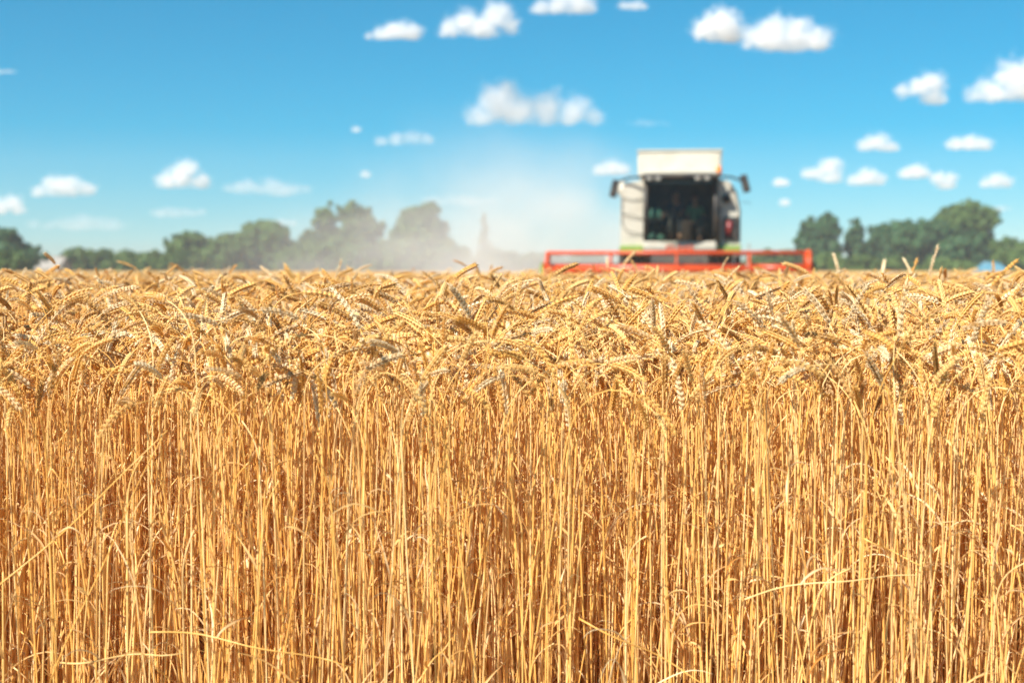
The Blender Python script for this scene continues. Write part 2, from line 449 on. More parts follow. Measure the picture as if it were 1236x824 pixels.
for (y0, y1, step, mg) in ((22, 60, 1.0, 4), (60, 120, 1.25, 6), (120, 232, 2.0, 10)):
    ys = np.arange(y0, y1, step)
    for yy in ys:
        hw = .36 * yy + mg; xs = np.arange(-hw, hw, step)
        x = xs + rng.uniform(-.2, .2, len(xs)); y = yy + rng.uniform(-.2, .2, len(xs))
        k = ~in_cut(x, y); x = x[k]; y = y[k]; n = len(x)
        sxy = step * rng.uniform(1.0, 1.15, n)
        far.append(np.stack([x, y, np.zeros(n), np.zeros(n), rng.integers(0, 4, n) * np.pi / 2, sxy, 1.02 + .02 * clump(x * .3, y * .3) + rng.normal(0, .012, n), rng.integers(0, len(patches), n)], 1))
far = np.concatenate(far)

hidden = bpy.data.collections.new('wheat_sources')     # never linked to the scene: only feeds the field's nodes
def src(me):
    o = bpy.data.objects.new('wheat_source', me); hidden.objects.link(o); return o

def field_object():
    allp = np.concatenate([near, far]); n = len(allp)
    me = bpy.data.meshes.new('wheat_field'); co = np.zeros((n, 3)); co[:, :2] = allp[:, :2]
    me.vertices.add(n); me.vertices.foreach_set('co', co.ravel())
    def attr(nm, typ, data, key):
        a = me.attributes.new(nm, typ, 'POINT'); a.data.foreach_set(key, np.ascontiguousarray(data).ravel())
    attr('rot', 'FLOAT_VECTOR', allp[:, 2:5].astype(np.float32), 'vector')
    attr('scl', 'FLOAT_VECTOR', np.stack([allp[:, 5], allp[:, 5], allp[:, 6]], 1).astype(np.float32), 'vector')
    attr('vid', 'INT', allp[:, 7].astype(np.int32), 'value')
    attr('isfar', 'BOOLEAN', np.arange(n) >= len(near), 'value')
    for k in ('stem', 'ear', 'leaf'): me.materials.append(M[k])
    me.update()
    o = mesh_obj('wheat_field', me)
    ng = bpy.data.node_groups.new('wheat_field', 'GeometryNodeTree')
    ng.interface.new_socket('Geometry', in_out='INPUT', socket_type='NodeSocketGeometry')
    ng.interface.new_socket('Geometry', in_out='OUTPUT', socket_type='NodeSocketGeometry')
    N = ng.nodes; gi = N.new('NodeGroupInput'); go = N.new('NodeGroupOutput'); jo = N.new('GeometryNodeJoinGeometry')
    def named(nm, typ):
        a = N.new('GeometryNodeInputNamedAttribute'); a.data_type = typ; a.inputs['Name'].default_value = nm; return a.outputs['Attribute']
    rot, scl, vid, isf = named('rot', 'FLOAT_VECTOR'), named('scl', 'FLOAT_VECTOR'), named('vid', 'INT'), named('isfar', 'BOOLEAN')
    inv = N.new('FunctionNodeBooleanMath'); inv.operation = 'NOT'; ng.links.new(isf, inv.inputs[0])
    e2r = N.new('FunctionNodeEulerToRotation'); ng.links.new(rot, e2r.inputs[0])
    for meshes, sel in ((variants, inv.outputs[0]), (patches, isf)):
        j = N.new('GeometryNodeJoinGeometry')
        for m_ in reversed(meshes):        # the join hands its instances on in reverse order
            oi = N.new('GeometryNodeObjectInfo'); oi.inputs['Object'].default_value = src(m_)
            gti = N.new('GeometryNodeGeometryToInstance')
            ng.links.new(oi.outputs['Geometry'], gti.inputs[0]); ng.links.new(gti.outputs[0], j.inputs[0])
        ip = N.new('GeometryNodeInstanceOnPoints'); ip.inputs['Pick Instance'].default_value = True
        ng.links.new(gi.outputs[0], ip.inputs['Points']); ng.links.new(sel, ip.inputs['Selection']); ng.links.new(j.outputs[0], ip.inputs['Instance'])
        ng.links.new(vid, ip.inputs['Instance Index']); ng.links.new(e2r.outputs[0], ip.inputs['Rotation']); ng.links.new(scl, ip.inputs['Scale'])
        ng.links.new(ip.outputs[0], jo.inputs[0])
    ng.links.new(jo.outputs[0], go.inputs[0])
    md = o.modifiers.new('wheat_field', 'NODES'); md.node_group = ng
    return o
fo = field_object()
tag(fo, 'dense ripe golden wheat field reaching back to the trees', 'wheat field', kind='stuff')

# the stalks that show largest, one object each
LAB = {'upright': 'ripe golden wheat stalk with an upright ear at the front edge of the field',
       'slanted': 'ripe golden wheat stalk with a slanting ear at the front edge of the field',
       'level': 'ripe golden wheat stalk with an ear bent level at the front edge of the field',
       'nodding': 'ripe golden wheat stalk with an ear nodding downward at the front edge of the field'}
def stalk(k, loc, rot, scl, label, group):
    kind, sm, em, lms, rc = protos[k]
    t = empty('wheat_stalk', loc); t.rotation_euler = rot; t.scale = scl; tag(t, label, 'wheat stalk', group)
    mesh_obj('stem', sm, t); mesh_obj('ear', em, t)
    for l in lms: mesh_obj('leaf', l, t)
    return t
for r_ in front_xy:
    k = int(r_[7]) % NEAR; kd = protos[k][0]
    stalk(k, (r_[0], r_[1], 0), (r_[2], r_[3], r_[4]), (r_[5], r_[5], r_[6]), LAB[kd], 'wheat stalks with %s ears along the front edge' % kd)

def tall(px, py, Y, kind, rz, label):
    """a stalk whose ear tip reaches pixel (px, py) at depth Y."""
    ks = [i for i, p in enumerate(protos) if p[0] == kind]; k = ks[int(px) % len(ks)]
    rc = protos[k][4]; stem, ear, tang = frame_path(rc['h'], rc['lean'], rc['pn'], rc['pe'], rc['L'], rc['bl'], seed=rc['seed'])
    tip = max(ear, key=lambda p: p.z); P = at(px, py, Y)
    s = P.z / (tip.z + .006)
    c, sn = math.cos(rz), math.sin(rz)
    stalk(k, (P.x - (tip.x * c - tip.y * sn) * s, Y - (tip.x * sn + tip.y * c) * s, 0), (0, 0, rz), (s, s, s), label, 'tall wheat ears standing above the field')
tall(1132, 295, 5.0, 'upright', .3, 'tallest upright wheat ear standing before the dark trees on the right')
tall(1006, 304, 5.6, 'upright', 2.0, 'pale upright wheat ear just right of the red reel end')
tall(1068, 312, 5.8, 'upright', 1.0, 'single brown wheat ear before the gap between the right trees')
tall(1091, 310, 4.9, 'upright', 2.6, 'left one of two upright ears side by side before the broad bush')
tall(1107, 311, 5.1, 'upright', 0.0, 'right one of two upright ears side by side before the broad bush')
tall(1199, 313, 5.0, 'upright', 1.4, 'upright brown ear before the blue shed roof')
tall(1228, 311, 4.2, 'slanted', .1, 'pale slanting ear leaning right beside the blue shed roof')
tall(767, 302, 7.0, 'slanted', .0, 'curved pale ear rising in front of the red reel')
tall(573, 316, 6.8, 'upright', 2.9, 'brown ear standing alone before the dust left of the reel')
tall(412, 312, 5.6, 'upright', .6, 'upright ear below the tall split-crowned tree')
tall(213, 318, 5.2, 'slanted', .5, 'slanting ear before the low hedge bushes on the left')
tall(315, 320, 6.0, 'slanted', 2.8, 'pale ear leaning left before the rounded hedge trees')
tall(345, 319, 6.2, 'upright', 2.8, 'upright ear before the right end of the rounded hedge trees')

def fallen(p0, p1, Y, sag, label, Y1=None):
    a = at(*p0, Y); b = at(*p1, Y1 or Y); n = 12; pts_ = []
    for i in range(n + 1):
        t = i / n; p = a.lerp(b, t); p.z += sag * math.sin(math.pi * t); p.y += .015 * math.sin(t * 9 + p0[0]); pts_.append(p)
    o0 = pts_[0].copy(); m = MB(); m.tube([p - o0 for p in pts_], [.0015 - .0006 * i / n for i in range(n + 1)], 6)
    t_ = empty('fallen_straw', o0); tag(t_, label, 'straw', 'bent straws lying across the standing stems')
    m.build('stem', M['stem'], t_)
    l = MB(); leaf_mesh(l, pts_[4] - o0, 1.0 + p0[0], .09, .005, R(120), 2.0, p0[0], .5); l.build('leaf', M['leaf'], t_)
fallen((182, 762), (420, 806), 2.34, .01, 'long pale straw lying almost level low on the left')
fallen((72, 800), (222, 786), 2.33, .0, 'short pale straw crossing level beside the lower left corner')
fallen((700, 748), (866, 834), 2.35, .006, 'straw slanting down to the right below the middle of the field front')
fallen((898, 722), (1112, 696), 2.36, .012, 'arched straw crossing stems on the right side of the field front')
fallen((1040, 648), (1116, 684), 2.40, .0, 'short straw slanting down above the arched straw')
fallen((-8, 712), (200, 520), 2.36, -.01, 'long straw leaning right across the left side of the field front')
fallen((60, 826), (196, 528), 2.33, .01, 'steep straw leaning right from the lower left corner')
fallen((184, 786), (208, 838), 2.33, .0, 'snapped straw end hanging beside the long level straw')
fallen((500, 826), (545, 770), 2.36, .0, 'short broken straw near the bottom under the middle')

# ------------------------------------------------------------------ trees
def leaf_quads(centers, radii, n, size, rr, flat=1.0):
    """many small leaf faces spread through clumps."""
    idx = rr.integers(0, len(centers), n)
    d = rr.normal(0, 1, (n, 3)); d /= np.linalg.norm(d, axis=1)[:, None]
    rad = rr.random(n) ** .45
    p = centers[idx] + d * (radii[idx] * rad)[:, None] * np.array([1, 1, flat])
    s = size * rr.uniform(.6, 1.4, n)
    nr = d * 1.5 + rr.normal(0, .55, (n, 3)); nr /= np.linalg.norm(nr, axis=1)[:, None]      # leaves face outward from their clump
    t = rr.normal(0, 1, (n, 3)); u = np.cross(nr, t); u /= np.linalg.norm(u, axis=1)[:, None]; v = np.cross(nr, u)
    q = np.stack([p + u * s[:, None], p + v * s[:, None] * .55, p - u * s[:, None], p - v * s[:, None] * .55], 1)
    return q.reshape(-1, 3)

def crown_mesh(name, ellipsoids, m, seed, density=1.0, leaf=.28):
    rr = np.random.default_rng(seed); cs = []; rs = []
    for (cx, cy_, cz, rx, ry, rz) in ellipsoids:
        k = max(10, int(34 * (rx * ry * rz) ** .5 / 2.2))
        d = rr.normal(0, 1, (k, 3)); d /= np.linalg.norm(d, axis=1)[:, None]
        f = rr.random(k) ** .4 * rr.uniform(.72, 1.16, k)
        cs.append(np.stack([cx + d[:, 0] * rx * f, cy_ + d[:, 1] * ry * f, cz + d[:, 2] * rz * f], 1))
        rs.append(rr.uniform(.20, .46, k) * (rx * ry * rz) ** (1 / 3))
        k2 = max(5, k // 3); d = rr.normal(0, 1, (k2, 3)); d /= np.linalg.norm(d, axis=1)[:, None]; f = rr.uniform(1.02, 1.38, k2)
        cs.append(np.stack([cx + d[:, 0] * rx * f, cy_ + d[:, 1] * ry * f, cz + d[:, 2] * rz * f], 1))
        rs.append(rr.uniform(.10, .22, k2) * (rx * ry * rz) ** (1 / 3))
    cs = np.concatenate(cs); rs = np.concatenate(rs)
    n = int(len(cs) * 75 * density)
    q = leaf_quads(cs, rs, n, leaf, rr)
    me = bpy.data.meshes.new(name); nf = len(q) // 4
    me.vertices.add(len(q)); me.vertices.foreach_set('co', q.ravel())
    me.loops.add(len(q)); me.loops.foreach_set('vertex_index', np.arange(len(q)))
    me.polygons.add(nf); me.polygons.foreach_set('loop_start', np.arange(nf) * 4); me.polygons.foreach_set('loop_total', np.full(nf, 4))
    me.materials.append(m); me.update(); me.validate()
    return me, cs

def tree(name, px, py_top, Y, wpx, m, label, cat='tree', seed=0, ells=None, density=1.0, leaf=.3, zlow=.25, group=None, slim=False):
    """px centre, py_top crown top, wpx crown width, all in photograph pixels at depth Y."""
    base = at(px, HOR, Y); base.z = 0; h = at(px, py_top, Y).z; wd = 1.1 * wpx / F * Y
    o = empty(name, base, 0); tag(o, label, cat, group)
    rr = random.Random(seed + 77)
    if ells is None:
        ells = []
        zc0 = zlow * h
        k = 4 if slim else 6
        for i in range(k):
            t = (i + .5) / k; z = zc0 + (h - zc0) * (.12 + .7 * t)
            ww = wd * .5 * (1 - .6 * abs(t - .35) ** 1.4) * rr.uniform(.62, .9)
            ells.append((rr.uniform(-1, 1) * (wd * .62 - ww) * (1 - .35 * t), rr.uniform(-1, 1) * (wd * .5 - ww), z, ww, ww, (h - zc0) * rr.uniform(.17, .25)))
        ells.append((rr.uniform(-.1, .1) * wd, 0, h - (h - zc0) * .2, wd * .26, wd * .26, (h - zc0) * .2))
    else:
        ells = [(a * wd, b * wd, c * h, d * wd, d * wd, e * h) for a, b, c, d, e in ells]
    me, cs = crown_mesh('crown', ells, m, seed, density, leaf)
    mesh_obj('crown', me, o)
    t_ = MB(); zt = h * .8; r0 = max(.07, h * .028)
    t_.tube([(0, 0, -.1), (.03 * h * .3, 0, zt * .35), (0, .02 * h, zt * .7), (.02 * h, 0, zt)], [r0, r0 * .8, r0 * .5, r0 * .15], 7)
    for (cx, cy_, cz, rx, ry, rz) in ells:
        z0 = min(cz * .55, zt * .65); t_.tube([(0, 0, z0), (cx * .5, cy_ * .5, (z0 + cz) / 2 + .1 * rz), (cx, cy_, cz)], [r0 * .5, r0 * .33, r0 * .12], 5)
    t_.build('trunk', M['bark'], o)
    return o
G1 = 'trees and bushes along the far field edge'
D, MG, LG = M['dark_green'], M['mid_green'], M['light_green']
tree('broad_tree', 4, 277, 170, 78, D, 'dark round tree behind the pale long building', seed=1, group=G1, density=1.3, zlow=.1)
tree('bush', 8, 304, 150, 44, MG, 'green bush in front of the dark round tree', 'bush', 2, group=G1, zlow=0)
for i, (px, pt, wp, lb) in enumerate([(99, 300, 40, 'low bush beside the right end of the pale long building'), (122, 302, 44, 'second low bush from the pale building, level topped'), (152, 303, 40, 'low bush in the middle of the hedge'), (184, 304, 46, 'low dip in the hedge just before it rises to trees')]):
    tree('bush', px, pt, 215, wp, MG if i % 2 else LG, lb, 'bush', 10 + i, group=G1, zlow=0, density=1.2)
tree('rounded_tree', 232, 280, 215, 58, LG, 'rounded hedge tree with a small peak where the hedge rises', seed=20, group=G1, zlow=.05)
tree('rounded_tree', 272, 284, 210, 58, LG, 'yellowish rounded tree in the middle of the hedge mass', seed=21, group=G1, zlow=.05)
tree('rounded_tree', 318, 269, 218, 74, LG, 'tallest rounded dome of the hedge mass', seed=22, group=G1, zlow=.05, density=1.2)
tree('bush', 210, 304, 205, 40, MG, 'low bush at the left foot of the small-peaked hedge tree', 'bush', 70, group=G1, zlow=0)
tree('bush', 350, 300, 205, 44, MG, 'low bush between the tallest dome and the small pointed tree', 'bush', 71, group=G1, zlow=0)
tree('small_tree', 371, 281, 215, 36, MG, 'small pointed tree left of the split-crowned tree', seed=23, group=G1, zlow=.05)
tree('split_tree', 419, 244, 225, 76, LG, 'tall tree whose crown is split by a bright gap', seed=24, group=G1, density=1.25,
     ells=[(-.32, 0, .80, .15, .17), (-.27, .05, .60, .11, .16), (.02, 0, .86, .16, .13), (.17, .1, .76, .2, .16), (.30, 0, .62, .2, .16), (.12, -.1, .58, .2, .16), (-.02, 0, .35, .38, .18), (.2, 0, .3, .35, .2)])
tree('bush', 392, 293, 205, 64, MG, 'broad bush under the split-crowned tree', 'bush', 25, group=G1, zlow=0)
tree('bush', 440, 296, 200, 56, LG, 'pale bush between the two tall hazy trees', 'bush', 26, group=G1, zlow=0)
tree('upright_tree', 507, 245, 225, 66, LG, 'tall hazy tree with an upright crown right of the split-crowned tree', seed=27, group=G1, density=1.3,
     ells=[(-.12, 0, .86, .17, .12), (.16, 0, .84, .2, .13), (0, .1, .72, .3, .16), (.24, 0, .64, .22, .15), (-.22, 0, .6, .24, .16), (.05, -.1, .5, .36, .16), (-.1, 0, .32, .5, .18), (.2, 0, .26, .5, .2)])
tree('bush', 478, 290, 205, 64, LG, 'bush veiled by dust at the foot of the upright hazy tree', 'bush', 28, group=G1, zlow=0)
tree('bush', 545, 298, 205, 60, MG, 'last bush before the dust thickens', 'bush', 29, group=G1, zlow=0)
tree('poplar', 584, 257, 250, 17, MG, 'slender poplar showing faintly through the dust', seed=30, group=G1, leaf=.24,
     ells=[(0, 0, .90, .12, .09), (.06, 0, .76, .20, .11), (-.08, 0, .60, .27, .13), (.10, 0, .44, .33, .14), (-.08, 0, .28, .38, .15), (0, 0, .14, .42, .13)])
for i, (px, pt, wp, lb) in enumerate([(604, 303, 56, 'faint bush at the foot of the slender poplar'), (650, 306, 60, 'faint low bush behind the left end of the reel'), (705, 307, 60, 'low bush behind the left half of the reel')]):
    tree('bush', px, pt, 230, wp, MG, lb, 'bush', 31 + i, group=G1, zlow=0)
G2 = 'trees and bushes on the right of the combine'
for i, (px, pt, wp, lb) in enumerate([(918, 304, 50, 'low bush behind the right half of the reel beside the cab'), (950, 303, 44, 'low bush behind the right end of the reel')]):
    tree('bush', px, pt, 200, wp, MG, lb, 'bush', 40 + i, group=G2, zlow=0)
tree('dense_tree', 978, 266, 205, 36, D, 'dark tree directly right of the reel end', seed=45, group=G2, zlow=.05, density=1.2)
tree('dense_tree', 1003, 258, 205, 36, D, 'tallest dark tree of the clump beside the reel end', seed=46, group=G2, zlow=.05, density=1.2)
tree('dense_tree', 1034, 266, 208, 26, D, 'narrow dark tree on the right side of the dark clump', seed=47, group=G2, zlow=.1)
tree('small_tree', 1064, 272, 210, 34, D, 'small grey-green tree between the clump and the broad tree', seed=48, group=G2, zlow=.1)
tree('small_tree', 1088, 268, 215, 26, D, 'thin tree left of the broad spreading tree', seed=49, group=G2, zlow=.1, slim=True)
tree('broad_tree', 1118, 268, 200, 80, D, 'broad dark tree under the tall open-crowned one', seed=50, group=G2, zlow=.03, density=1.25)
tree('open_tree', 1160, 244, 210, 72, MG, 'tall open-crowned tree, the highest on the right', seed=51, group=G2, density=1.0, zlow=.15)
tree('broad_tree', 1166, 282, 195, 56, D, 'shaded tree filling the foot of the tall open-crowned tree', seed=54, group=G2, zlow=.02)
tree('bush', 1192, 300, 198, 44, MG, 'bush in the dip between the open-crowned tree and the lower round tree', 'bush', 72, group=G2, zlow=0)
tree('round_tree', 1216, 288, 200, 50, MG, 'lower round tree at the right end of the tree line', seed=52, group=G2, zlow=.03)
tree('round_tree', 1252, 290, 205, 50, MG, 'tree cut by the right end of the view', seed=53, group=G2, zlow=.03)
for i, (px, pt, wp, lb) in enumerate([(1000, 308, 50, 'bright green bush at the foot of the dark clump'), (1042, 309, 50, 'bright green bush before the gap in the tree line'), (1084, 311, 46, 'low green bush left of the broad dark tree'), (1140, 313, 60, 'low green bush before the broad dark tree'), (1222, 306, 60, 'bright green bush behind the blue shed')]):
    tree('bush', px, pt, 190, wp, LG, lb, 'bush', 60 + i, group=G2, zlow=0)

# ------------------------------------------------------------------ pale long building, left; blue shed, right
M['plaster'] = plain('pale_plaster', (.38, .35, .30), .85, 0, .35)
M['pale_roof'] = plain('pale_roof', (.34, .31, .27), .7, 0, .35)
M['red_tile'] = plain('red_tile', (.42, .17, .11), .8, 0, .3)
M['blue_sheet'] = plain('blue_sheet', (.10, .26, .34), .4, .0, .2)
M['wood'] = plain('grey_wood', (.16, .12, .09), .85, 0, .4)
M['dark_glass'] = plain('window_glass', (.03, .035, .04), .1, 0, 0)
def building(name, px0, px1, py_ridge, Y, roof, wall, label, cat, depth=6.0, eave=.55, hip=0.0, extra=None):
    a = at(px0, HOR, Y); b = at(px1, HOR, Y); wd = b.x - a.x; h = at(px0, py_ridge, Y).z; ze = h * eave
    o = empty(name, ((a.x + b.x) / 2, Y, 0)); tag(o, label, cat); x = wd / 2; d = depth / 2
    wl = MB().box(-x + .2, x - .2, -d + .3, d - .3, 0, ze)
    if not hip: wl.prism_x([(-d + .3, ze + .002), (d - .3, ze + .002), (0, h - .12)], -x + .2, x - .2)
    wl.build('wall', wall, o)
    r = MB(); t = .12; rx = x - hip
    for s_ in (-1, 1):
        r.add([(-x, s_ * d, ze - .05), (x, s_ * d, ze - .05), (rx, 0, h), (-rx, 0, h), (-x, s_ * d, ze - .05 - t), (x, s_ * d, ze - .05 - t), (rx, 0, h - t), (-rx, 0, h - t)],
              [(0, 1, 2, 3), (4, 7, 6, 5), (0, 4, 5, 1), (1, 5, 6, 2), (3, 7, 4, 0)])
    if hip:
        for s_ in (-1, 1): r.add([(s_ * x, -d, ze - .05), (s_ * x, d, ze - .05), (s_ * rx, 0, h)], [(0, 1, 2)])
    ro = r.build('roof', roof, o)
    rd = MB().tube([(-rx, 0, h + .02), (rx, 0, h + .02)], .09, 6); rd.build('ridge_cap', roof, ro)
    for k in range(3):
        xx = -x + wd * (k + .7) / 3.4
        f = MB().box(xx - .45, xx + .45, -d + .26, -d + .34, ze * .45, ze * .85).build('window', M['wood'], o)
        MB().box(xx - .36, xx + .36, -d + .245, -d + .262, ze * .52, ze * .79).build('pane', M['dark_glass'], f)
    MB().box(x - 1.5, x - .6, -d + .24, -d + .3, 0, ze * .8).build('door', M['wood'], o)
    return o
hb = building('long_building', 26, 80, 310.0, 185, M['pale_roof'], M['plaster'], 'low pale building with a broad sheet roof beyond the wheat, left', 'building', 7, .45)
a = at(30, 311.5, 187)
cb_ = building('small_house', 22, 38, 311.5, 192, M['red_tile'], M['plaster'], 'small house with a red tiled roof peeking behind the pale building', 'house', 5, .6)
building('shed', 1176, 1216, 317.5, 125, M['blue_sheet'], M['wood'], 'small shed with a light blue sheet roof behind the wheat, right', 'shed', 4, .42, hip=.7)

# ------------------------------------------------------------------ combine harvester
M['cream'] = plain('cream_paint', (.57, .53, .43), .5, 0, .5, scale=1.4, coat=.2)
M['cream_side'] = plain('cream_side_paint', (.52, .49, .40), .4, 0, .4, scale=1.8, coat=.1)
M['lime'] = plain('lime_paint', (.22, .33, .06), .5, 0, .5, scale=2)
M['red'] = plain('red_paint', (.62, .070, .010), .4, 0, .12, (.45, .22, .10), 2.5, .2)
M['black'] = plain('black_plastic', (.018, .018, .02), .5, 0, .3)
M['rubber'] = plain('tyre_rubber', (.03, .028, .026), .85, 0, .5)
M['steel'] = plain('worn_steel', (.32, .30, .27), .45, .7, .4)
M['dark_steel'] = plain('dark_steel', (.07, .065, .06), .55, .4, .5)
M['orange'] = plain('orange_lens', (.85, .22, .02), .25, 0, 0)
M['lamp'] = plain('lamp_glass', (.40, .36, .30), .15, .2, 0)
M['mirror'] = plain('mirror_glass', (.7, .72, .75), .05, 1, 0)
M['seat'] = plain('brown_seat_cloth', (.13, .06, .04), .9, 0, .2)
M['mint'] = plain('mint_cloth', (.10, .28, .22), .8, 0, .1)
def glass_mat():
    m, n, b = new_mat('cab_glass')
    gl = n.nodes.new('ShaderNodeBsdfGlossy'); gl.inputs['Roughness'].default_value = .02; gl.inputs['Color'].default_value = (.9, .95, 1, 1)
    tr = n.nodes.new('ShaderNodeBsdfTransparent'); tr.inputs[0].default_value = (.66, .68, .62, 1)
    fr = n.nodes.new('ShaderNodeFresnel'); fr.inputs[0].default_value = 1.22
    ms = n.nodes.new('ShaderNodeMixShader'); link(n, fr.outputs[0], ms.inputs[0]); link(n, tr.outputs[0], ms.inputs[1]); link(n, gl.outputs[0], ms.inputs[2])
    link(n, ms.outputs[0], n.nodes['Material Output'].inputs[0]); return m
M['cab_glass'] = glass_mat()

cmb = empty('combine_harvester', (CMB_X, CMB_Y, 0), CMB_ROT)
tag(cmb, 'cream combine harvester with dark cab and wide red reel coming through the wheat', 'combine harvester')
SC = F / CMB_Y
def X(px): return (px - 820) / SC
def Z(py): return EYE + (HOR - py) / SC
# body behind the cab
b = MB(); b.prism_x([(1.62, 1.35), (1.62, Z(219)), (1.8, 3.42), (4.8, 3.42), (6.4, 2.9), (7.2, 2.2), (7.2, 1.3), (5.6, .95), (1.2, .95)], -1.25, 1.25)
body = b.build('body', M['cream_side'], cmb)
# front side panels, left wide and cream, right with rounded shoulder
lp = MB(); lp.prism([(X(777), Z(300)), (X(777), Z(217)), (X(754), Z(220)), (X(750), Z(226)), (X(748.5), Z(245)), (X(748), Z(297)), (X(750), Z(300))], .30, 3.9)
side = lp.build('side_panel', M['cream'], cmb); side['label'] = 'bright cream side panel with a handrail'
hr = MB(); hr.tube([(X(750), .275, Z(238)), (X(762), .26, Z(241)), (X(776), .275, Z(240))], .010, 6); hr.tube([(X(750), .275, Z(238)), (X(750.5), .275, Z(270)), (X(757), .22, Z(279)), (X(776), .275, Z(283))], .011, 6)
hr.tube([(X(750.5), .275, Z(257)), (X(760), .22, Z(259)), (X(776), .275, Z(264))], .010, 6)
hr.build('handrail', M['dark_steel'], side)
rp_ = MB(); rp_.prism([(X(865), Z(300)), (X(893), Z(300)), (X(893), Z(265)), (X(891), Z(245)), (X(886), Z(228)), (X(880), Z(219)), (X(865), Z(216))], .30, 3.9)
side = rp_.build('side_panel', M['cream_side'], cmb); side['label'] = 'greyer side panel with a round black air intake'
ai = MB(); ai.tube([(X(876), .31, Z(240)), (X(876), .22, Z(240))], .115, 20); ai = ai.build('air_intake', M['black'], side)
hp = MB().box(X(873), X(891.5), .24, .299, Z(290), Z(262), .02); hp = hp.build('hatch', M['black'], side)
MB().tube([(X(879.5), .23, Z(285)), (X(879.5), .23, Z(267))], .085, 14).build('fire_extinguisher', plain('extinguisher_red', (.20, .02, .02), .3, 0, .1), side)
MB().tube([(X(868), .26, Z(295)), (X(868), .275, Z(260)), (X(869), .27, Z(250))], .035, 8).build('grab_bar', M['steel'], side)
MB().tube([(X(891), .25, Z(290)), (X(892), .2, Z(255)), (X(887), .2, Z(232)), (X(880), .25, Z(224))], .022, 6).build('handrail', M['black'], side)
# lime panels
MB().box(X(747.5), X(776), .18, 3.8, Z(308), Z(296), .03).build('fender', M['lime'], cmb)
MB().box(X(864.5), X(893.5), .18, 3.8, Z(308), Z(296), .03).build('fender', M['lime'], cmb)
# cab
cab = MB(); x0, x1 = X(777.5), X(864.5); zb, zt = Z(291), Z(217)
cab.box(x0, x1, 0, 1.5, zb - .10, zb, .02)                         # floor
cab.box(x0, x1, 1.44, 1.5, zb, zt)                                 # rear wall
cab = cab.build('cab', M['black'], cmb)
for sx in (x0 + .04, x1 - .04):
    MB().tube([(sx, -.02, zb), (sx + (0.0), -.10, (zb + zt) / 2), (sx, .0, zt)], .065, 8).build('pillar', M['black'], cab)
    MB().tube([(sx, 1.45, zb), (sx, 1.45, zt)], .05, 8).build('pillar', M['black'], cab)
gl = MB(); nn = 10; vs_ = []; fs_ = []
for i in range(nn + 1):
    xx = x0 + .06 + (x1 - x0 - .12) * i / nn; yy = -.04 - .22 * math.sin(math.pi * i / nn)
    vs_ += [(xx, yy, zb + .02), (xx, yy - .02, (zb + zt) / 2), (xx, yy + .07, zt - .01)]
for i in range(nn):
    b0 = i * 3; fs_ += [(b0, b0 + 3, b0 + 4, b0 + 1), (b0 + 1, b0 + 4, b0 + 5, b0 + 2)]
gl.add(vs_, fs_, True); gl.build('windscreen', M['cab_glass'], cab)
for sx in (x0 + .01, x1 - .01):
    MB().box(sx - .006, sx + .006, .06, 1.40, zb + .02, zt - .02).build('side_window', M['cab_glass'], cab)
rf = MB(); rf.box(X(775), X(867), -.36, 1.6, Z(216.5), Z(211.5), .04); rf = rf.build('roof', M['black'], cab)
MB().box(X(777), X(865), -.30, 1.55, Z(211.4), Z(208.5), .03).build('roof_cover', M['cream'], rf)
for px in (783.5, 794, 841, 852):
    MB().box(X(px) - .075, X(px) + .075, -.42, -.33, Z(219), Z(215), .015).build('work_light', M['lamp'], rf)
bc = MB(); bc.tube([(X(866.5), .2, Z(211)), (X(866.5), .2, Z(208.5)), (X(866.5), .2, Z(202.5)), (X(866.5), .2, Z(200.8))], [.06, .085, .075, .03], 12); bc.build('beacon', M['orange'], rf)
# cab inside: seat, steering wheel, console
st = MB(); st.box(-.52, .02, .62, 1.14, zb + .35, zb + .50, .05); st.box(-.50, .0, 1.08, 1.24, zb + .45, zb + 1.15, .06); st.box(-.40, -.1, .75, 1.05, zb, zb + .36)
st.build('driver_seat', M['seat'], cab)
st = MB(); st.box(.12, .62, .72, 1.2, zb + .25, zb + .42, .05); st.box(.14, .60, 1.14, 1.26, zb + .4, zb + .9, .05); st.build('passenger_seat', M['seat'], cab)
bm = bmesh.new()
sw = MB(); ring = []
for k in range(25):
    q = 2 * math.pi * k / 24; ring.append((-.25 + .2 * math.cos(q), .30 + .2 * math.sin(q) * .75, zb + .80 + .2 * math.sin(q) * .6))
sw.tube(ring, .016, 6, False); sw.tube([(-.25, .30, zb + .80), (-.25, .12, zb + .02)], .04, 8)
sw.tube([(-.45, .30, zb + .80), (-.05, .30, zb + .80)], .014, 6)
sw.build('steering_wheel', M['black'], cab)
MB().box(.05, .30, .15, .5, zb, zb + .55, .04).build('console', plain('console_brown', (.05, .028, .02), .7, 0, .2), cab)
MB().box(.42, .72, .05, .2, zb + .35, zb + .62, .03).build('monitor', M['black'], cab)
# bumper under the windscreen with the maker's red lettering
bp_ = MB(); bp_.box(X(776.5), X(864), -.12, .5, Z(302), Z(291.5), .05); bp_ = bp_.build('front_panel', M['cream'], cmb)
tx = bpy.data.curves.new('lettering', 'FONT'); tx.body = 'CLAAS'; tx.size = .26; tx.extrude = .012; tx.align_x = 'CENTER'; tx.offset = .006
to = bpy.data.objects.new('lettering_curve', tx); C.objects.link(to)
bpy.context.view_layer.update()
dg = bpy.context.evaluated_depsgraph_get(); tme = bpy.data.meshes.new_from_object(to.evaluated_get(dg)); bpy.data.objects.remove(to)
tme.materials.clear(); tme.materials.append(M['red'])
to = mesh_obj('lettering', tme, bp_); to.rotation_euler = (R(90), 0, 0); to.location = (0, -.135, Z(302.3)); to.scale = (.95, .75, 1)
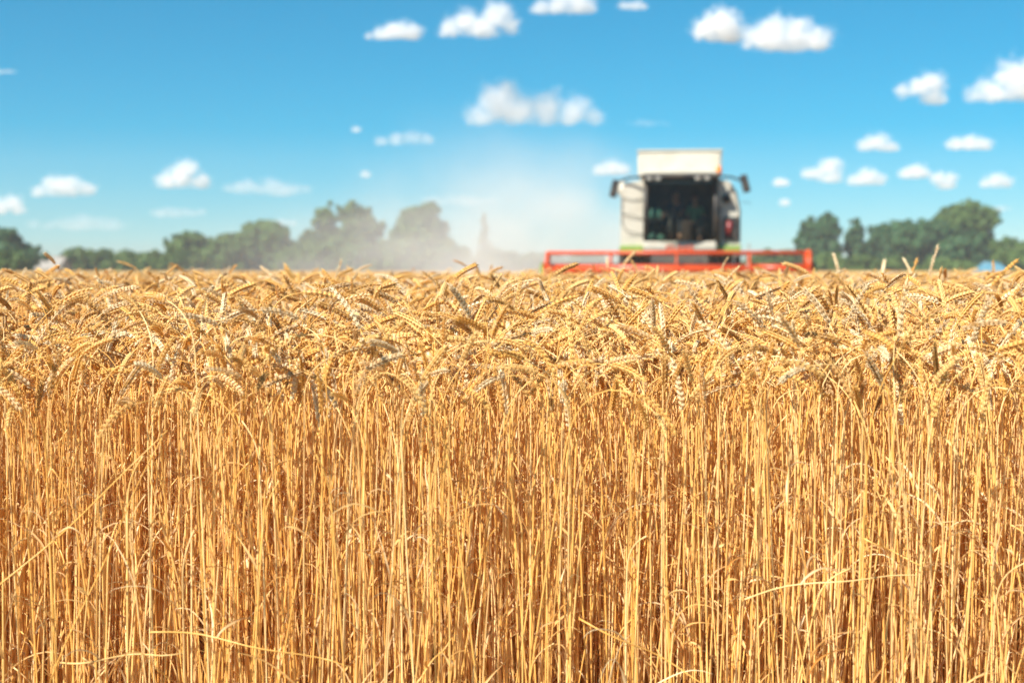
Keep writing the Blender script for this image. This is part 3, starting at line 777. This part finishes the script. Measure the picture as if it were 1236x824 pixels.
# grain tank
gt = MB(); ty = 2.0; s2 = F / (CMB_Y + ty)
def X2(px): return (px - 820) / s2
def Z2(py): return EYE + (HOR - py) / s2
gt.add([(X2(769), ty + .02, Z2(183)), (X2(870), ty + .02, Z2(182)), (X2(869), ty - .06, Z2(214)), (X2(770), ty - .06, Z2(214)),
        (X2(769), ty + 2.6, Z2(183)), (X2(870), ty + 2.6, Z2(182)), (X2(869), ty + 2.3, Z2(214)), (X2(770), ty + 2.3, Z2(214))],
       [(0, 1, 2, 3), (5, 4, 7, 6), (4, 0, 3, 7), (1, 5, 6, 2), (0, 4, 5, 1), (3, 2, 6, 7)])
bm = bmesh.new(); me_ = gt.mesh('tmp', M['cream']); bm.from_mesh(me_); bmesh.ops.bevel(bm, geom=bm.edges[:], offset=.05, segments=2, affect='EDGES'); bm.to_mesh(me_); bm.free()
gto = mesh_obj('grain_tank', me_, cmb)
MB().box(X2(771), X2(868), ty - .20, ty - .02, Z2(214), Z2(206), .03).build('tank_lip', M['cream'], gto)
MB().box(X2(768), X2(871), ty - .02, ty + .06, Z2(184), Z2(181.5), .02).build('rim', M['cream'], gto)
# unloading auger folded back along the side
au = MB(); au.tube([(X(752), 2.2, 3.2), (X(752) - .15, 2.6, 3.4), (X(752) - .15, 7.6, 3.3)], .17, 12); au.build('unloading_auger', M['cream_side'], cmb)
# mirrors
MY = .28
for s_, xr, xm, zm, tl in ((-1, X(776), X(741), Z(227), .14), (1, X(866), X(898), Z(222), -.16)):
    arm = MB(); arm.tube([(xr, -.05, Z(213.5)), ((xr + xm) / 2, .15, Z(214.5)), (xm - s_ * .08, MY, Z(219)), (xm, MY, zm + .12)], .03, 7); arm = arm.build('mirror_arm', M['black'], cmb)
    m = MB(); m.box(-.10, .10, -.06, .06, -.24, .24, .03); mo = m.build('mirror', M['black'], arm); mo.location = (xm, MY, zm); mo.rotation_euler = (0, tl * 1.6, 0)
MB().tube([(X(893), .3, Z(244)), (X(906), .3, Z(245.5))], .008, 5).build('aerial', M['black'], cmb)
# wheels
def wheel(x, y, r, wdt, steer=False):
    ty_ = MB(); prof = [(-wdt / 2, r * .62), (-wdt / 2, r * .88), (-wdt * .42, r * .97), (0, r), (wdt * .42, r * .97), (wdt / 2, r * .88), (wdt / 2, r * .62)]
    n = 40; vs = []; fs = []
    for k in range(n):
        q = 2 * math.pi * k / n
        for (px_, pr) in prof: vs.append((x + px_, y + pr * math.cos(q), r + pr * math.sin(q)))
    L_ = len(prof)
    for k in range(n):
        k2 = (k + 1) % n
        for i in range(L_ - 1): fs.append((k * L_ + i, k * L_ + i + 1, k2 * L_ + i + 1, k2 * L_ + i))
        fs.append((k * L_ + L_ - 1, k * L_, k2 * L_, k2 * L_ + L_ - 1))
    ty_.add(vs, fs, True)
    for k in range(22):
        q = 2 * math.pi * k / 22
        for sg in (-1, 1):
            qq = q + sg * .07; a_ = Vector((x + sg * wdt * .02, y + r * math.cos(q), r + r * math.sin(q))); b_ = Vector((x + sg * wdt * .47, y + r * .985 * math.cos(qq + .14), r + r * .985 * math.sin(qq + .14)))
            ty_.tube([a_, b_], .035, 4)
    wo_ = MB(); wo_.tube([(x - wdt * .2, y, r), (x + wdt * .2, y, r)], r * .6, 24); wh = wo_.build('wheel', M['dark_steel'], cmb)
    ty_.build('tyre', M['rubber'], wh)
    MB().tube([(x - wdt * .34, y, r), (x + wdt * .34, y, r)], r * .18, 12).build('hub', M['steel'], wh)
for sx in (-1.36, 1.36): wheel(sx, 1.5, .86, .62)
for sx in (-1.15, 1.15): wheel(sx, 5.6, .55, .42)
MB().box(-1.1, 1.1, 1.25, 1.75, .62, .95, .04).build('front_axle', M['dark_steel'], cmb)
MB().box(-1.0, 1.0, 5.45, 5.75, .42, .62, .03).build('rear_axle', M['dark_steel'], cmb)
# feeder house, sloping from the header up to the cab
fh = MB(); fh.add([(-.75, -1.9, .25), (.75, -1.9, .25), (.75, .6, .95), (-.75, .6, .95), (-.75, -1.9, .95), (.75, -1.9, .95), (.75, .5, 1.75), (-.75, .5, 1.75)],
                  [(0, 1, 2, 3), (4, 7, 6, 5), (0, 4, 5, 1), (1, 5, 6, 2), (2, 6, 7, 3), (3, 7, 4, 0)])
fh.build('feeder_house', M['dark_steel'], cmb)
lad = MB()
for k in range(4): lad.box(1.45, 1.85, .1, .3, .5 + .3 * k, .53 + .3 * k)
lad.tube([(1.45, .2, .45), (1.45, .2, 1.75)], .02, 6); lad.tube([(1.85, .2, .45), (1.85, .2, 1.75)], .02, 6); lad.build('ladder', M['steel'], cmb)
# header: trough with back wall, side dividers, knife, auger
HY = -3.0; SH = F / (CMB_Y + HY)
def XH(px): return (px - 820) / SH + .02
def ZH(py): return EYE + (HOR - py) / SH
hx0, hx1 = XH(658), XH(973.5)
hd = MB(); hd.prism_x([(HY - .55, .12), (HY + .75, .12), (HY + .95, .35), (HY + .95, .80), (HY + .90, .80), (HY + .90, .38), (HY + .72, .17), (HY - .55, .17)], hx0, hx1)
hdo = hd.build('header', M['red'], cmb)
kn = MB(); kn.box(hx0, hx1, HY - .68, HY - .552, .12, .15)
for k in range(80):
    xx = hx0 + (hx1 - hx0) * (k + .5) / 80; kn.add([(xx - .03, HY - .68, .14), (xx + .03, HY - .68, .14), (xx, HY - .8, .13)], [(0, 1, 2)])
kn.build('cutter_bar', M['steel'], hdo)
agr = MB(); agr.tube([(hx0 + .1, HY + .45, .45), (hx1 - .1, HY + .45, .45)], .16, 14)
for sg in (-1, 1):
    sp = []
    for k in range(97):
        q = k / 96; xx = (hx0 + .1) * (1 - q) if sg < 0 else (hx1 - .1) * (1 - q); th = sg * q * 2 * math.pi * 6
        for rr_ in (.155, .28): sp.append((xx, HY + .45 + rr_ * math.cos(th), .45 + rr_ * math.sin(th)))
    agr.add(sp, [(2 * k, 2 * k + 1, 2 * k + 3, 2 * k + 2) for k in range(96)], True)
agr.build('auger', M['steel'], hdo)
for s_, xx in ((-1, hx0), (1, hx1)):
    dv = MB(); dv.prism_x([(HY + .95, .1), (HY + .95, .85), (HY + .3, .85), (HY - .6, .55), (HY - 1.5, .25), (HY - 1.6, .12)], xx - .04 if s_ < 0 else xx, xx if s_ < 0 else xx + .04)
    d_ = dv.build('side_divider', M['red'], hdo)
    MB().tube([(xx + s_ * .05, HY - 1.5, .2), (xx + s_ * .09, HY - .7, .72), (xx + s_ * .11, HY + .0, ZH(318))], [.02, .03, .045], 7).build('divider_rod', M['lime'], hdo)
# reel: red end frames, central tube, six bats with spring tines
RC, RR = ZH(325) - .0, .0
zc = ZH(325.2); zt_ = ZH(305.2); rad = (zt_ - zc) / math.sin(R(60))
rl = MB(); rx0, rx1 = XH(660), XH(971)
gapx = XH(902)
rl.tube([(rx0, HY, zc), (gapx - .06, HY, zc)], .145, 14); rl.tube([(gapx + .03, HY, zc), (rx1, HY, zc)], .145, 14); rl.tube([(gapx - .1, HY, zc), (gapx + .1, HY, zc)], .07, 10)
reel = rl.build('reel', M['red'], cmb)
for k in range(6):
    q = R(60 * k); yy, zz = HY + rad * math.cos(q), zc + rad * math.sin(q)
    bt = MB(); bt.tube([(rx0, yy, zz), (rx1, yy, zz)], .045, 8); bt = bt.build('bat', M['red'], reel)
    tn = MB(); nt_ = 48
    for i in range(nt_):
        xx = rx0 + .08 + (rx1 - rx0 - .16) * i / (nt_ - 1); tn.tube([(xx, yy, zz - .04), (xx, yy + .02, zz - .22), (xx, yy + .06, zz - .30)], .0035, 4, False)
    tn.build('tine_row', M['steel'], bt)
for xx, tk in ((rx0, .05), (XH(736.5), .03), (XH(815.5), .03), (gapx, .03), (rx1, .10)):
    sp = MB(); pr = [(HY + rad * math.cos(R(60 * k)), zc + rad * math.sin(R(60 * k))) for k in range(6)]
    for k in range(6):
        (ya, za), (yb, zb_) = pr[k], pr[(k + 1) % 6]
        sp.tube([(xx, ya, za), (xx, yb, zb_)], tk * .8, 6); sp.tube([(xx, HY, zc), (xx, ya, za)], tk * .9, 6)
    sp.build('end_frame', M['red'], reel)
for xx in (hx0 - .08, hx1 + .08, gapx):
    MB().tube([(xx, HY, zc), (xx, HY + .6, zc + .18), (xx, HY + 1.0, .78)], .05, 8).build('reel_arm', M['cream_side'] if xx == gapx else M['red'], hdo)

# ------------------------------------------------------------------ people in the cab
def skinned(name, verts, edges, radii, m, parent, roots=(0,), sub=2):
    me = bpy.data.meshes.new(name); me.from_pydata(verts, edges, []); me.materials.append(m)
    o = mesh_obj(name, me, parent)
    sk = o.modifiers.new('skin', 'SKIN'); sk.use_smooth_shade = True
    lay = me.skin_vertices[0].data if me.skin_vertices else None
    if lay is None:
        bm = bmesh.new(); bm.from_mesh(me); bm.verts.layers.skin.verify(); bm.to_mesh(me); bm.free(); lay = me.skin_vertices[0].data
    for i, r in enumerate(radii): lay[i].radius = (r, r) if not isinstance(r, tuple) else r; lay[i].use_root = i in roots
    sb = o.modifiers.new('sub', 'SUBSURF'); sb.levels = sub; sb.render_levels = sub
    return o
M['skin'] = plain('skin', (.45, .25, .17), .55, 0, .1)
def person(loc, rz, shirt, trousers, hair, label, hands, scale=1.0):
    """seated figure facing -Y; hip at the origin; hands = ((x,y,z) of left and right hand)."""
    o = empty('person', loc, rz); tag(o, label, 'person'); o.scale = (scale,) * 3
    V = []; E = []; Rd = []; roots = [0]
    def v(p, r, parent=None):
        V.append(p); Rd.append(r); i = len(V) - 1
        if parent is not None: E.append((parent, i))
        return i
    pel = v((0, 0, .05), (.15, .11)); sp1 = v((0, .03, .22), (.135, .10), pel); ch = v((0, .02, .40), (.16, .11), sp1); nb = v((0, 0, .53), (.075, .065), ch)
    nk = v((0, -.02, .60), .052, nb); h1 = v((0, -.035, .67), (.072, .082), nk); h2 = v((0, -.03, .75), (.08, .095), h1); v((0, -.02, .815), (.062, .075), h2)
    nose = v((0, -.125, .695), .014, h1)
    arms = []
    for s_, hnd in zip((-1, 1), hands):
        sh = v((s_ * .17, .0, .49), .062, nb); hv = Vector(hnd); el = (Vector((s_ * .17, 0, .49)) + hv) / 2 + Vector((s_ * .07, .06, -.12))
        e_ = v(tuple(el), .043, sh); wr = v(tuple(hv), .027, e_); d = (hv - el).normalized(); sdv = d.cross(Vector((0, 0, 1))).normalized()
        pm = v(tuple(hv + d * .06), (.036, .018), wr)
        arms.append((sh, e_))
        hp_ = v((s_ * .09, -.02, .02), .085, pel); kn_ = v((s_ * .13, -.43, .06), .062, hp_); an = v((s_ * .12, -.42, -.36), .042, kn_); v((s_ * .12, -.56, -.41), .035, an)
        for j, (of, ln) in enumerate(((-.026, .065), (-.009, .075), (.009, .07), (.025, .055))):
            b_ = hv + d * .07 + sdv * of; i0 = v(tuple(b_), .0095); roots.append(i0)
            i1 = v(tuple(b_ + d * ln * .55 + Vector((0, 0, -.008))), .009, i0); v(tuple(b_ + d * ln * .85 + Vector((0, 0, -.03))), .008, i1)
        b_ = hv + d * .03 - sdv * s_ * .028; i0 = v(tuple(b_), .011); roots.append(i0); v(tuple(b_ + d * .035 - sdv * s_ * .022 + Vector((0, 0, -.015))), .009, i0)
    skinned('body', V, E, Rd, M['skin'], o, roots)
    # clothes follow the body
    cv = [V[pel], V[sp1], V[ch], (0, .0, .54)]; cr = [(.165, .125), (.15, .115), (.175, .125), (.075, .072)]; ce = [(0, 1), (1, 2), (2, 3)]
    for sh, e_ in arms:
        i = len(cv); cv.append(V[sh]); cr.append(.074); ce.append((3, i)); mid = tuple(Vector(V[sh]).lerp(Vector(V[e_]), .75)); cv.append(mid); cr.append(.06); ce.append((i, i + 1))
    skinned('shirt', cv, ce, cr, shirt, o)
    tv = [(0, 0, .06)]; tr_ = [(.17, .13)]; te = []
    for s_ in (-1, 1):
        i = len(tv); tv += [(s_ * .09, -.02, .02), (s_ * .13, -.43, .06), (s_ * .12, -.42, -.30)]; tr_ += [.10, .078, .065]; te += [(0, i), (i, i + 1), (i + 1, i + 2)]
    skinned('trousers', tv, te, tr_, trousers, o)
    bm = bmesh.new(); bmesh.ops.create_uvsphere(bm, u_segments=16, v_segments=10, radius=1)
    bmesh.ops.delete(bm, geom=[x_ for x_ in bm.verts if x_.co.z < -.1 or (x_.co.z < .25 and x_.co.y < -.55)], context='VERTS')
    for x_ in bm.verts: x_.co = (x_.co.x * .094, x_.co.y * .112 - .022, x_.co.z * .105 + .752)
    m_ = MB(); m_.bm(bm, True); m_.build('hair', hair, o)
    for s_ in (-1, 1):
        bm = bmesh.new(); bmesh.ops.create_uvsphere(bm, u_segments=8, v_segments=6, radius=.012)
        for x_ in bm.verts: x_.co += Vector((s_ * .032, -.115, .725))
        m_ = MB(); m_.bm(bm, True); m_.build('eye', M['black'], o)
        bm = bmesh.new(); bmesh.ops.create_uvsphere(bm, u_segments=8, v_segments=6, radius=1)
        for x_ in bm.verts: x_.co = Vector((x_.co.x * .012 + s_ * .083, x_.co.y * .02 - .02, x_.co.z * .032 + .71))
        m_ = MB(); m_.bm(bm, True); m_.build('ear', M['skin'], o)
    bm = bmesh.new(); bmesh.ops.create_uvsphere(bm, u_segments=8, v_segments=6, radius=1)
    for x_ in bm.verts: x_.co = Vector((x_.co.x * .024, x_.co.y * .008 - .112, x_.co.z * .007 + .655))
    m_ = MB(); m_.bm(bm, True); m_.build('mouth', plain('lips', (.35, .12, .10), .5, 0, 0), o)
    return o
def cw(x, y, z):
    c, s_ = math.cos(CMB_ROT), math.sin(CMB_ROT); return (CMB_X + x * c - y * s_, CMB_Y + x * s_ + y * c, z)
M['navy'] = plain('navy_cloth', (.035, .045, .09), .9, 0, .1); M['green_cloth'] = plain('green_cloth', (.10, .30, .18), .85, 0, .1)
M['jeans'] = plain('dark_trousers', (.04, .045, .06), .9, 0, .1); M['grey_hair'] = plain('grey_hair', (.22, .20, .18), .8, 0, 0); M['brown_hair'] = plain('brown_hair', (.08, .045, .025), .8, 0, 0)
person(cw(-.12, .82, zb + .50), CMB_ROT, M['navy'], M['jeans'], M['grey_hair'], 'seated driver in dark navy shirt reaching for the wheel inside the cab', ((-.33, -.42, .22), (.08, -.44, .24)))
person(cw(.42, .92, zb + .42), CMB_ROT, M['green_cloth'], M['jeans'], M['brown_hair'], 'passenger in green shirt sitting beside the driver inside the cab', ((-.14, -.36, .12), (.14, -.36, .12)))
def lump(name, loc, sx, sy, sz, m, label, cat):
    bm = bmesh.new(); bmesh.ops.create_icosphere(bm, subdivisions=4, radius=1)
    for v_ in bm.verts:
        k = 1 + .22 * mnoise.noise(v_.co * 1.8 + Vector(loc)) + .1 * mnoise.noise(v_.co * 5)
        z = v_.co.z * sz * k; v_.co = (v_.co.x * sx * k, v_.co.y * sy * k, max(z, -sz * .8) + sz * .8)
    m_ = MB(); m_.bm(bm, True); o = m_.build(name, m); o.location = loc; tag(o, label, cat); return o
MB().box(x0 + .06, x0 + .5, .2, .5, zb + .55, zb + .60, .01).build('shelf', M['black'], cab)
lump('cloth_bundle', cw(x0 + .28, .34, zb + .60), .20, .13, .16, M['mint'], 'mint green cloth bundle on a shelf behind the windscreen', 'cloth')
lump('cloth_bundle', cw(x0 + .30, .34, zb + .0), .24, .13, .12, M['mint'], 'mint green cloth bundle on the cab floor', 'cloth')

# ------------------------------------------------------------------ dust behind the combine
def dust_mat(name, dens, noise_scale, seed):
    m = bpy.data.materials.new(name); m.use_nodes = True; n = m.node_tree; n.nodes.clear()
    out = n.nodes.new('ShaderNodeOutputMaterial'); pv = n.nodes.new('ShaderNodeVolumePrincipled')
    pv.inputs['Color'].default_value = (.955, .945, .91, 1); pv.inputs['Anisotropy'].default_value = 0.0
    tc = n.nodes.new('ShaderNodeTexCoord')
    ln = n.nodes.new('ShaderNodeVectorMath'); ln.operation = 'LENGTH'; link(n, tc.outputs['Object'], ln.inputs[0])
    mr = n.nodes.new('ShaderNodeMapRange'); mr.interpolation_type = 'SMOOTHERSTEP'; mr.inputs['From Min'].default_value = 1.0; mr.inputs['From Max'].default_value = .1
    link(n, ln.outputs['Value'], mr.inputs['Value'])
    mp = n.nodes.new('ShaderNodeMapping'); mp.inputs['Location'].default_value = (seed, seed * .7, 0); mp.inputs['Scale'].default_value = noise_scale
    link(n, tc.outputs['Object'], mp.inputs['Vector'])
    nz = n.nodes.new('ShaderNodeTexNoise'); nz.inputs['Scale'].default_value = 1.6; nz.inputs['Detail'].default_value = 3; link(n, mp.outputs[0], nz.inputs['Vector'])
    m2 = n.nodes.new('ShaderNodeMapRange'); m2.inputs['From Min'].default_value = .36; m2.inputs['From Max'].default_value = .66; m2.inputs['To Min'].default_value = .06; m2.inputs['To Max'].default_value = 1.8
    link(n, nz.outputs['Fac'], m2.inputs['Value'])
    ml = n.nodes.new('ShaderNodeMath'); ml.operation = 'MULTIPLY'; link(n, mr.outputs[0], ml.inputs[0]); link(n, m2.outputs[0], ml.inputs[1])
    m3 = n.nodes.new('ShaderNodeMath'); m3.operation = 'MULTIPLY'; m3.inputs[1].default_value = dens; link(n, ml.outputs[0], m3.inputs[0])
    link(n, m3.outputs[0], pv.inputs['Density']); link(n, pv.outputs[0], out.inputs['Volume'])
    m.cycles.volume_sampling = 'MULTIPLE_IMPORTANCE'
    return m
def dust(name, loc, scl, dens, seed, label, ns=(1, 1, 1)):
    bm = bmesh.new(); bmesh.ops.create_icosphere(bm, subdivisions=3, radius=1.02)
    m_ = MB(); m_.bm(bm, True); o = m_.build(name, dust_mat('dust', dens, ns, seed)); o.location = loc; o.scale = scl
    tag(o, label, 'dust', kind='stuff'); return o
dust('dust_plume', (1.6, 53, 1.0), (7.5, 7.5, 6.2), .120, 3, 'pale dust plume rising behind and left of the combine', (2.2, 2.2, 2.0))
dust('dust_drift', (-.8, 60, 2.4), (9, 8, 7.2), .045, 5, 'thin upper dust drifting up and left above the plume', (2.4, 2.4, 1.6))
dust('dust_haze', (-6, 78, .6), (16, 22, 6.5), .023, 8, 'thin low dust drifting in front of the left trees', (2.0, 2.0, 2.0))

# ------------------------------------------------------------------ clouds
def cloud_mat(name, dens, ells, seed, big):
    """vapour that thins out towards the edge of a row of billows, broken by noise."""
    m = bpy.data.materials.new(name); m.use_nodes = True; n = m.node_tree; n.nodes.clear()
    out = n.nodes.new('ShaderNodeOutputMaterial'); pv = n.nodes.new('ShaderNodeVolumePrincipled')
    pv.inputs['Color'].default_value = (.99, .99, .995, 1); pv.inputs['Anisotropy'].default_value = 0.0
    tc = n.nodes.new('ShaderNodeTexCoord'); acc = None
    for (x, y, z, rx, ry, rz) in ells:
        mp = n.nodes.new('ShaderNodeMapping'); mp.vector_type = 'TEXTURE'; mp.inputs['Location'].default_value = (x, y, z); mp.inputs['Scale'].default_value = (rx, ry, rz)
        link(n, tc.outputs['Object'], mp.inputs['Vector'])
        ln = n.nodes.new('ShaderNodeVectorMath'); ln.operation = 'LENGTH'; link(n, mp.outputs[0], ln.inputs[0])
        if acc is None: acc = ln.outputs['Value']
        else:
            mn = n.nodes.new('ShaderNodeMath'); mn.operation = 'SMOOTH_MIN'; mn.inputs[2].default_value = .25
            link(n, acc, mn.inputs[0]); link(n, ln.outputs['Value'], mn.inputs[1]); acc = mn.outputs[0]
    base = min(z - .42 * rz for (x, y, z, rx, ry, rz) in ells if rz > .6 * max(e[5] for e in ells))
    sp = n.nodes.new('ShaderNodeSeparateXYZ'); link(n, tc.outputs['Object'], sp.inputs[0])
    sb = n.nodes.new('ShaderNodeMath'); sb.operation = 'SUBTRACT'; sb.inputs[0].default_value = base; link(n, sp.outputs[2], sb.inputs[1])
    mx_ = n.nodes.new('ShaderNodeMath'); mx_.operation = 'MAXIMUM'; mx_.inputs[1].default_value = 0; link(n, sb.outputs[0], mx_.inputs[0])
    fl = n.nodes.new('ShaderNodeMath'); fl.operation = 'MULTIPLY_ADD'; fl.inputs[1].default_value = 2.4 / max(e[5] for e in ells); link(n, mx_.outputs[0], fl.inputs[0]); link(n, acc, fl.inputs[2]); acc = fl.outputs[0]
    mp = n.nodes.new('ShaderNodeMapping'); mp.inputs['Location'].default_value = (seed * 3.7, seed * 1.3, seed * .9); link(n, tc.outputs['Object'], mp.inputs['Vector'])
    nz = n.nodes.new('ShaderNodeTexNoise'); nz.inputs['Scale'].default_value = 3.6; nz.inputs['Detail'].default_value = 7; nz.inputs['Roughness'].default_value = .66
    link(n, mp.outputs[0], nz.inputs['Vector'])
    ma = n.nodes.new('ShaderNodeMath'); ma.operation = 'MULTIPLY_ADD'; ma.inputs[1].default_value = 2.7 if big else 2.3; link(n, nz.outputs['Fac'], ma.inputs[0]); link(n, acc, ma.inputs[2])
    mr = n.nodes.new('ShaderNodeMapRange'); mr.interpolation_type = 'SMOOTHSTEP'; mr.inputs['From Min'].default_value = 2.38 if big else 2.2; mr.inputs['From Max'].default_value = 1.42 if big else 1.3
    mr.inputs['To Min'].default_value = 0; mr.inputs['To Max'].default_value = dens
    link(n, ma.outputs[0], mr.inputs['Value']); link(n, mr.outputs[0], pv.inputs['Density']); link(n, pv.outputs[0], out.inputs['Volume'])
    return m
def cloud(px, py, wpx, hpx, lobes, tau, label, seed, Y=None):
    """lobes: (x, z, r) in units of half the width, about the cloud's middle."""
    c = at(px, py, Y); s = wpx / F * Y / 2
    bm = bmesh.new(); rr = random.Random(seed); ells = []
    for (lx, lz, lr) in lobes: ells.append((lx, rr.uniform(-.3, .3) * lr, lz, lr * (2.1 if len(lobes) >= 5 and hpx < 40 else 1.3 if hpx > 32 else 1.5), lr * 1.25, lr * 1.12))
    for (x, y, z, rx, ry, rz) in ells:
        ret = bmesh.ops.create_icosphere(bm, subdivisions=3, radius=1.42)
        for v_ in ret['verts']: v_.co = (v_.co.x * rx + x, v_.co.y * ry + y, v_.co.z * rz + z)
    m_ = MB(); m_.bm(bm, True)
    o = m_.build('cloud', cloud_mat('cloud_vapour', .62 * tau / s, ells, seed, hpx > 32)); o.location = c; o.scale = (s, s, s)
    rm = o.modifiers.new('union', 'REMESH'); rm.mode = 'VOXEL'; rm.voxel_size = .06; rm.use_smooth_shade = True
    tag(o, label, 'cloud', 'small white clouds in the sky')
    return o
def auto_lobes(hr, seed, n=8):
    """row of lobes for a cloud whose height is hr times its width."""
    rr = random.Random(seed); L = []
    for i in range(n):
        x = -1 + 2 * (i + .5) / n; k = 1 - .55 * abs(x) ** 1.5
        r_ = hr * k * rr.uniform(.55, .95); L.append((x * .8, hr * k * rr.uniform(-.15, .2), r_))
    return L
CL = [
 (474, 41, 74, 30, [(-.75, -.05, .14), (-.35, -.02, .28), (.15, .05, .36), (.55, 0, .34)], 7, 'white cloud like a loaf, left of the pair at the top middle'),
 (577, 31, 100, 46, [(-.65, -.1, .28), (-.3, .1, .34), (.1, -.05, .38), (.45, .22, .36), (.75, 0, .24)], 7, 'lumpy white cloud at the top middle'),
 (680, 10, 86, 32, [(-.6, 0, .26), (-.1, .1, .34), (.4, .1, .36), (.75, 0, .2)], 6, 'white cloud cut by the top of the view'),
 (762, 8, 44, 20, [(-.4, 0, .3), (.2, .05, .36), (.6, 0, .25)], 4, 'small pale cloud near the top, right of the cut one'),
 (868, 35, 62, 52, [(-.5, -.05, .5), (.1, .12, .66), (.45, -.2, .5)], 8, 'round white cloud, left half of the big pair'),
 (951, 45, 106, 52, [(-.7, -.05, .34), (-.3, .05, .44), (.15, -.02, .46), (.55, -.08, .38), (.8, -.1, .22)], 8, 'broad white cloud, right half of the big pair'),
 (648, 135, 168, 52, [(-.8, -.08, .2), (-.52, .12, .32), (-.2, 0, .28), (.15, .04, .27), (.5, -.02, .24), (.8, -.06, .17)], 7, 'long white cloud with a raised left hump above the dust'),
 (1113, 109, 74, 40, [(-.6, 0, .28), (-.1, .1, .36), (.35, .2, .42), (.4, -.25, .36)], 7, 'white cloud with a hanging right foot, right of the tank'),
 (1216, 111, 104, 52, [(-.8, -.1, .24), (-.3, 0, .36), (.2, .25, .5), (.6, .1, .45)], 8, 'big white cloud cut by the right edge'),
 (1060, 175, 58, 27, [(-.5, -.02, .34), (-.05, .08, .42), (.5, -.1, .3)], 6, 'small flat-based cloud above the right tree gap'),
 (1171, 175, 54, 26, [(-.6, 0, .38), (0, .02, .44), (.55, 0, .38)], 6, 'smooth lozenge-shaped white cloud on the right'),
 (487, 169, 74, 22, [(-.7, -.05, .2), (-.2, 0, .26), (.3, .03, .26), (.75, .03, .2)], 3.2, 'thin pale cloud left of the long white cloud'),
 (738, 205, 50, 26, [(-.5, -.05, .36), (.05, .05, .46), (.5, 0, .36)], 5, 'cloud directly left of the cab mirror'),
 (224, 215, 70, 40, [(-.65, -.1, .36), (-.2, .05, .44), (.05, .3, .36), (.5, -.15, .34)], 7, 'peaked white cloud above the left hedge'),
 (322, 229, 130, 27, auto_lobes(.22, 5), 3.6, 'thin stretched cloud right of the peaked cloud'),
 (76, 228, 78, 30, [(-.7, -.1, .24), (-.2, .08, .36), (.25, .05, .36), (.7, 0, .26)], 6, 'white cloud with a double hump on the far left'),
 (8, 251, 52, 40, [(-.3, 0, .5), (.2, .2, .46), (.6, -.1, .3)], 5, 'cloud cut by the left edge'),
 (95, 272, 150, 30, auto_lobes(.22, 6), 2.6, 'faint flat cloud low above the hedge bushes'),
 (215, 257, 80, 26, auto_lobes(.3, 7, 7), 2.4, 'faint wisp below the peaked cloud'),
 (992, 209, 54, 32, [(-.6, -.05, .3), (-.1, .0, .34), (.4, .28, .44), (.45, -.2, .4)], 6, 'knobbly white cloud left of three over the right trees'),
 (1046, 216, 52, 28, [(-.5, -.1, .34), (.05, .08, .46), (.55, -.05, .34)], 6, 'rounded cloud in the middle of three over the right trees'),
 (943, 221, 22, 18, [(-.2, 0, .6), (.3, 0, .5)], 5, 'tiny round cloud right of the cab'),
 (1104, 209, 42, 22, [(-.4, -.05, .42), (.2, .06, .5), (.6, 0, .3)], 6, 'small oval cloud right of the three over the trees'),
 (1139, 219, 38, 30, [(-.3, .2, .46), (.2, -.2, .5), (.4, .2, .4)], 5, 'ragged cloud beside the small oval cloud'),
 (1203, 220, 46, 22, [(-.5, -.08, .34), (0, .08, .46), (.5, -.02, .36)], 5, 'small low cloud near the right edge'),
 (1206, 252, 42, 13, auto_lobes(.26, 9, 6), 3, 'thin cloud just above the right tree tops'),
 (947, 245, 14, 13, [(0, 0, .8)], 3, 'tiny faint puff below the tiny round cloud'),
 (782, 149, 64, 14, auto_lobes(.18, 10, 7), 1.6, 'faint wisp right of the long white cloud'),
 (6, 87, 36, 11, auto_lobes(.24, 11, 6), 4, 'thin cloud touching the left edge high up'),
 (556, 243, 110, 26, auto_lobes(.24, 12), 2.6, 'faint cloud beside the upright hazy tree'),
 (344, 269, 34, 16, auto_lobes(.4, 13, 5), 2.2, 'faint puff above the rounded hedge trees'),
 (441, 211, 16, 12, [(0, 0, .7)], 2.2, 'tiny faint puff above the tall hazy trees'),
 (430, 157, 14, 10, [(0, 0, .7)], 2.2, 'tiny faint puff left of the thin pale cloud'),
]
for i, (px, py, wp, hp_, lobes, tau, lb) in enumerate(CL):
    cloud(px, py, wp, hp_, lobes, tau, lb, 300 + i, Y=(3000 + 9 * py) * (.8, 1.0, 1.25)[i % 3])

# ------------------------------------------------------------------ air
hz = MB().box(-420, 420, -40, 420, -1, 34)
hm = bpy.data.materials.new('air'); hm.use_nodes = True; n = hm.node_tree; n.nodes.clear()
out = n.nodes.new('ShaderNodeOutputMaterial'); pv = n.nodes.new('ShaderNodeVolumePrincipled')
pv.inputs['Color'].default_value = (.88, .96, 1, 1); pv.inputs['Density'].default_value = .00055; link(n, pv.outputs[0], out.inputs['Volume'])
ho = hz.build('haze', hm); tag(ho, 'thin summer haze over the whole field', 'haze', kind='stuff')
